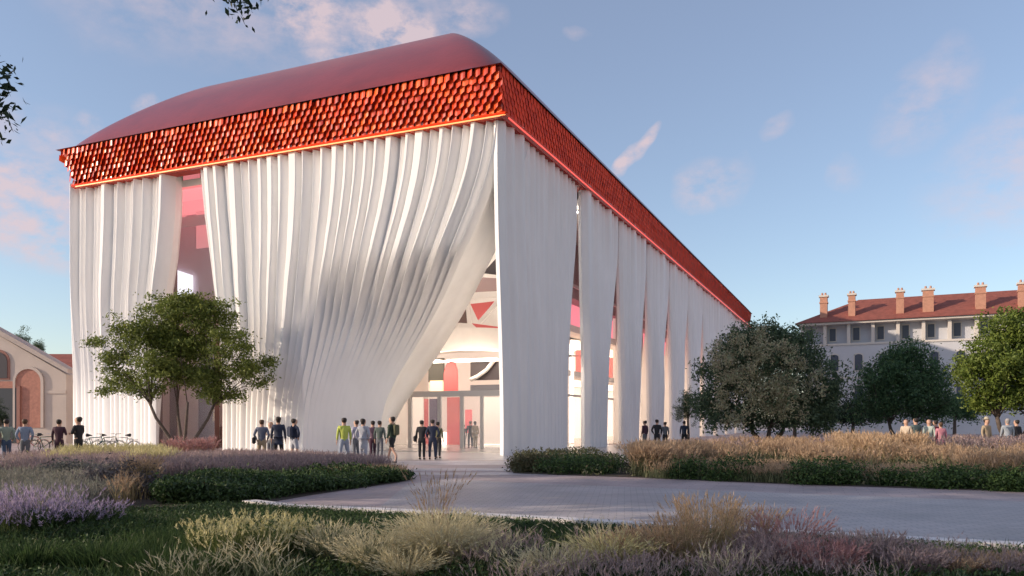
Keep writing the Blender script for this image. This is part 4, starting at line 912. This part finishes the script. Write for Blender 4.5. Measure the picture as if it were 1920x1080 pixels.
    if skirt:
        n = 14; mb = MB(); rs = [(1.0, .15), (.85, .19), (.6, .22), (.45, .24)]; rr = [[mb.bm.verts.new(p(r_ * math.cos(t * 2 * math.pi / n), r_ * .8 * math.sin(t * 2 * math.pi / n), z_)) for t in range(n)] for z_, r_ in rs]
        for a_, b_ in zip(rr, rr[1:]):
            for t in range(n): mb.bm.faces.new((a_[t], a_[(t + 1) % n], b_[(t + 1) % n], b_[t])).smooth = True
        mb.build('skirt', skirt, o)
    else:
        lv = [(p(0, 0, 1.06), (.145 * k, .115 * k)), (p(0, 0, .95), (.15 * k, .12 * k))]; le = [(0, 1)]
        for sx, (fx, fy) in ((1, lf), (-1, rf)):
            n0 = len(lv); lv += [(p(sx * .092, 0, .83), .098 * k), (p(fx * .95, fy * .5 + .02, kn + (.05 if shorts else 0)), .075 * k)]; le += [(1, n0), (n0, n0 + 1)]
            if not shorts: lv += [(p(fx, fy - .01, .27), .064 * k), (p(fx, fy, .09), .055 * k)]; le += [(n0 + 1, n0 + 2), (n0 + 2, n0 + 3)]
        skin_obj('shorts' if shorts else 'trousers', lv, le, legs, o)
    for fx, fy in feet:
        skin_obj('shoe', [(p(fx, fy - .05, .045), (.045 * k, .045 * k)), (p(fx, fy + .05, .045), (.045 * k, .045 * k)), (p(fx * 1.05, fy + .16, .035), (.042 * k, .032 * k))], [(0, 1), (1, 2)], shoe, o)
    hm = [(p(0, -.03, 1.545), (.07 * k, .06 * k)), (p(0, -.038, 1.60), (.095 * k, .085 * k)), (p(0, -.032, 1.67), (.118 * k, .118 * k)), (p(0, -.014, 1.745), (.088 * k, .10 * k))]
    if long or skirt: hm.insert(0, (p(0, -.06, 1.50), (.07 * k, .045 * k)))
    skin_obj('hair', hm, [(i, i + 1) for i in range(len(hm) - 1)], hair, o)
    mb = MB(); mb.ball(p(.032, .098, 1.65), (.009 * k,) * 3, 6, 5); mb.ball(p(-.032, .098, 1.65), (.009 * k,) * 3, 6, 5); mb.build('eyes', m_dark, o)
    if hat:
        mb = MB(); mb.tube([p(0, 0, 1.70), p(0, 0, 1.715)], [.17 * k, .165 * k], 16); mb.tube([p(0, 0, 1.71), p(0, 0, 1.79), p(0, 0, 1.82)], [.10 * k, .09 * k, .05 * k], 16); mb.build('hat', hat, o)
    if bag:
        kind, bm_ = bag; ob = empty('backpack' if kind == 'back' else 'shoulder_bag', o.location + Vector((0, 0, 0)), face, label=('backpack worn by the ' if kind == 'back' else 'shoulder bag of the ') + lab.split(',')[0], cat='bag')
        mb = MB()
        if kind == 'back':
            mb.box(p(0, -.19, 1.24), (.28 * k, .15 * k, .40 * k)); mb.build('bag_body', bm_, ob, bevel=.035)
            mb = MB(); mb.tube([p(.09, -.13, 1.40), p(.10, -.02, 1.50), p(.10, .13, 1.32)], .018, 6); mb.tube([p(-.09, -.13, 1.40), p(-.10, -.02, 1.50), p(-.10, .13, 1.32)], .018, 6); mb.build('strap', bm_, ob)
        else:
            mb.box(p(-.30, 0, .92), (.11 * k, .32 * k, .26 * k)); mb.build('bag_body', bm_, ob, bevel=.03)
            MB().tube([p(-.27, .1, 1.04), p(-.22, .03, 1.40), p(-.27, -.1, 1.04)], .012, 6).build('strap', bm_, ob)
    return o
def cl(n, c): return mat('cloth_' + n, c, .85, var=.12, vscale=8, bump=.15, bscale=40)
navy, black, grey, lgrey, blue, jeans = cl('navy', (.03, .04, .075)), cl('black', (.022, .022, .027)), cl('grey', (.14, .15, .17)), cl('pale_grey', (.38, .40, .46)), cl('pale_blue', (.27, .33, .45)), cl('denim', (.07, .11, .19))
plum, green, beige, white, lime, red_, olive, khaki, pink_ = cl('plum', (.07, .03, .05)), cl('dark_green', (.035, .06, .04)), cl('beige', (.55, .46, .36)), cl('off_white', (.65, .62, .58)), cl('lime', (.52, .60, .12)), cl('dark_red', (.25, .03, .05)), cl('olive', (.13, .13, .07)), cl('khaki', (.38, .30, .20)), cl('pink', (.6, .25, .3))
PG = 'visitors on the plaza'
PI = math.pi
person(12, 872, .3, 'person in a pale green shirt and jeans at the left edge', cl('pale_green', (.30, .36, .30)), jeans, h=1.74, arms='pocket', group=PG, bag=('side', navy))
person(47, 873, -.1, 'person in a pale blue-grey shirt seen from behind, second from the left edge', blue, grey, hair=HAIRB, h=1.74, arms='pocket', group=PG)
person(111, 871, .5, 'person in a dark plum jacket left of the person all in black', plum, plum, h=1.73, arms='phone', group=PG)
person(147, 874, 1.2, 'person all in black left of the parked bicycles', black, black, h=1.82, arms='fold', group=PG, stance=.07)
person(491, 870, .2, 'person in a slate blue jacket, left of the dark group of four', cl('slate', (.12, .14, .20)), khaki, hair=HAIRB, h=1.72, arms='pocket', group=PG, bag=('side', black))
person(507, 868, 2.6, 'ginger-haired person in white half hidden in the dark group of four', white, grey, skin=0, hair=mat('ginger_hair', (.35, .14, .05), .6), h=1.62, arms='fold', group=PG, y=34.4)
person(522, 869, .0, 'person in a black coat, tallest of the dark group of four', navy, black, h=1.84, arms='down', group=PG, long=.2)
person(552, 870, -.3, 'broad person in a navy jacket and pale shorts, right of the dark group of four', navy, lgrey, h=1.76, arms='hip', group=PG, shorts=True, bag=('back', navy), stance=.14)
person(645, 872, -.2, 'person in a lime green vest over pale jeans', lime, cl('pale_denim', (.30, .34, .42)), h=1.79, arms='down', group=PG, vest=lime, stance=.14, stride=.18)
person(681, 871, .15, 'person in a long pale grey coat right of the lime vest', lgrey, lgrey, h=1.76, arms='pocket', group=PG, long=.35)
person(668, 869, .5, 'person in pale blue half hidden behind the long pale grey coat', cl('mist', (.42, .42, .52)), grey, h=1.70, group=PG, y=33.6)
person(699, 868, 0, 'person with a dark mauve jacket, left of the pair beside the pale grey coat', cl('mauve', (.16, .10, .14)), plum, h=1.68, group=PG, y=34.5)
person(712, 868, .2, 'person in a dark grey-green jacket, right of the pair beside the pale grey coat', cl('grey_green', (.09, .12, .11)), grey, h=1.68, group=PG, y=34.2)
person(735, 878, 1.0, 'walking person in a dark green top and shorts with bare legs', green, black, h=1.84, arms='down', group=PG, shorts=True, stride=.42, stance=.06, y=31.6, bag=('back', olive))
person(791, 862, .1, 'person in a black jacket, left of the pair facing the glass doors', black, black, h=1.70, arms='hip', group=PG, stance=.10, bag=('side', black))
person(811, 862, -.1, 'person in a navy suit, right of the pair facing the glass doors', navy, navy, h=1.74, arms='pocket', group=PG)
person(821, 862, -.1, 'person in a brown coat partly hidden by the navy suit before the glass doors', olive, black, h=1.64, arms='down', group=PG, y=35.6)
VG = 'visitors inside the lobby'
person(869, 0, .2, 'small distant person in grey inside the lobby, left of the other two', grey, grey, h=1.45, group=VG, y=49)
person(882, 0, .1, 'distant person in a dark jacket in the middle of the lobby group', black, black, hair=HAIRB, h=1.68, group=VG, y=49)
person(891, 0, .1, 'distant person in a tan coat right of the dark jacket inside the lobby', khaki, khaki, h=1.66, group=VG, y=48.5, long=.2)
CGp = 'visitors beside the curtain columns'
person(1209, 0, .4, 'person in a mauve jacket, leftmost by the curtain columns', plum, grey, h=1.70, group=CGp, y=46)
person(1232, 0, .1, 'person in a black coat standing before the third curtain gap', black, black, h=1.76, group=CGp, y=44, arms='pocket')
person(1247, 0, .2, 'person in a grey jacket right behind the black coat by the columns', grey, black, h=1.62, group=CGp, y=47)
person(1283, 0, .2, 'person in dark clothes at the foot of the fifth curtain column', navy, black, h=1.68, group=CGp, y=48)
TG = 'visitors under the trees at the right'
person(1699, 0, 2.8, 'person in a beige top and off-white trousers under the deep green tree', beige, white, hair=HAIRB, h=1.74, group=TG, y=35, x=1)
person(1717, 0, .2, 'person in a grey-green jacket beside the beige one', cl('grey_teal', (.10, .14, .14)), beige, hair=HAIR, h=1.80, group=TG, y=35.6)
person(1742, 0, 2.6, 'person in a pale mint shirt, left of the one in dark red', cl('mint', (.42, .48, .43)), khaki, hair=HAIRB, h=1.74, group=TG, y=35.2)
person(1754, 0, .5, 'person in a dark red top right of the mint shirt', red_, plum, h=1.70, group=TG, y=35.8)
person(1764, 0, .5, 'person in a pink dress right of the dark red top', pink_, pink_, hair=HAIRB, h=1.62, group=TG, y=35, skirt=pink_)
person(1850, 0, 2.9, 'person with a pale hat and tan shirt below the yellow-green tree', khaki, beige, h=1.78, group=TG, y=34.5, hat=cl('straw_hat', (.5, .45, .35)))
person(1889, 0, .1, 'person in a pale blue-grey coat left of the dark figure at the right edge', cl('pale_slate', (.32, .36, .40)), grey, hair=HAIRG, h=1.78, group=TG, y=35, long=.3)
person(1906, 0, .2, 'person in dark clothes at the right edge below the yellow-green tree', black, plum, h=1.72, group=TG, y=36)

# ------------------------------------------------------------------ bicycles and stands
m_tyre = mat('tyre_rubber', (.03, .03, .03), .8); m_chrome = mat('chrome', (.6, .6, .6), .3, metal=.9); m_sad = mat('saddle_black', (.02, .02, .02), .5)
def bicycle(px, y, rz, fr_m, lab):
    b = empty('bicycle', (X(px, y), y, .006), rz, label=lab, cat='bicycle', group='bicycles parked by the left curtain')
    rw = .335; xb, xf = -.52, .53; bbk = Vector((-.08, 0, .29)); st = Vector((-.22, 0, .82)); hd = Vector((.36, 0, .86)); hb = Vector((.40, 0, .68))
    mb = MB()
    for a, c in ((bbk, st), (st, hd), (bbk, hb), (hb, hd)): mb.tube([a, c], .022, 8)
    for s in (-.05, .05): mb.tube([bbk, (xb, s, rw)], .012, 6); mb.tube([st, (xb, s, rw)], .011, 6)
    mb.build('frame', fr_m, b)
    mb = MB()
    for s in (-.05, .05): mb.tube([hb, (.44, s, .62), (xf, s, rw)], .013, 6)
    mb.build('fork', fr_m, b)
    for xx in (xb, xf):
        mb = MB(); mb.torus((xx, 0, rw), rw - .03, .008, (0, 1, 0), 28)
        for k in range(12):
            t = k * PI / 6; mb.tube([(xx, 0, rw), (xx + (rw - .03) * math.cos(t), 0, rw + (rw - .03) * math.sin(t))], .0022, 4)
        mb.tube([(xx, -.05, rw), (xx, .05, rw)], .022, 8); wl = mb.build('wheel', m_chrome, b)
        MB().torus((xx, 0, rw), rw - .018, .019, (0, 1, 0), 28).build('tyre', m_tyre, wl)
        mb = MB(); ar_ = [Vector((xx + (rw + .03) * math.cos(t), 0, rw + (rw + .03) * math.sin(t))) for t in np.linspace(.3, 2.6, 10)]; mb.tube(ar_, .012, 5); mb.build('mudguard', fr_m, b)
    mb = MB(); mb.tube([hd, hd + Vector((-.03, 0, .14))], .014); mb.tube([(.20, .28, 1.02), (.33, .2, 1.02), (.35, 0, 1.0), (.33, -.2, 1.02), (.20, -.28, 1.02)], .013, 8); mb.build('handlebar', m_chrome, b)
    MB().tube([st, (-.24, 0, .92)], .013).build('seat_post', m_chrome, b)
    MB().tube([(-.36, 0, .95), (-.30, 0, .955), (-.15, 0, .95), (-.08, 0, .94)], [.075, .085, .035, .018], 10).build('saddle', m_sad, b)
    mb = MB(); mb.torus(bbk, .09, .006, (0, 1, 0), 18); mb.tube([bbk + Vector((0, -.09, 0)), bbk + Vector((.12, -.09, -.12))], .01); mb.tube([bbk + Vector((0, .09, 0)), bbk + Vector((-.12, .09, .12))], .01)
    mb.box(tuple(bbk + Vector((.12, -.14, -.12))), (.08, .1, .02)); mb.box(tuple(bbk + Vector((-.12, .14, .12))), (.08, .1, .02)); mb.build('crankset', m_chrome, b)
    MB().box((-.52, 0, .74), (.34, .14, .02)).tube([(-.52, .06, .73), (-.52, .05, .36)], .007, 5).build('rack', m_chrome, b)
    return b
tealm, dgm, wgm, rdm = mat('teal_paint', (.05, .14, .13), .35, coat=.4), mat('green_paint', (.05, .10, .06), .35, coat=.4), mat('white_paint', (.6, .6, .58), .35, coat=.4), mat('red_paint', (.3, .05, .04), .35, coat=.4)
bicycle(176, 39.8, .2, tealm, 'teal bicycle nearest the person in black')
bicycle(203, 40.4, .12, dgm, 'dark green bicycle in the middle of the three by the curtain')
bicycle(231, 40.0, PI + .1, wgm, 'white bicycle at the right end of the row')
bicycle(84, 41.5, .15, dgm, 'green bicycle behind the person in pale blue')
bicycle(64, 42.2, PI, rdm, 'red bicycle between the two left groups of people')
for i, px in enumerate((166, 190, 214, 243)):
    st_ = MB().tube([(0, -.35, 0), (0, -.35, .6), (0, -.28, .75), (0, .28, .75), (0, .35, .6), (0, .35, 0)], .022, 8).build('bicycle_stand', m_steel, None, label=('steel hoop stand beside the person in black', 'steel hoop stand between the teal and the dark green bicycle', 'steel hoop stand between the dark green and the white bicycle', 'steel hoop stand at the right end of the bicycle row')[i], cat='bicycle stand', group='hoop stands for bicycles'); st_.location = (X(px, 40.6), 40.6, .002)

# bake the skinned figures into plain meshes
bpy.context.view_layer.update(); dg = bpy.context.evaluated_depsgraph_get(); baked = []
for o in PEND: baked.append((o, bpy.data.meshes.new_from_object(o.evaluated_get(dg))))
for o, me in baked:
    nm = o.data.name; o.modifiers.clear(); o.data = me
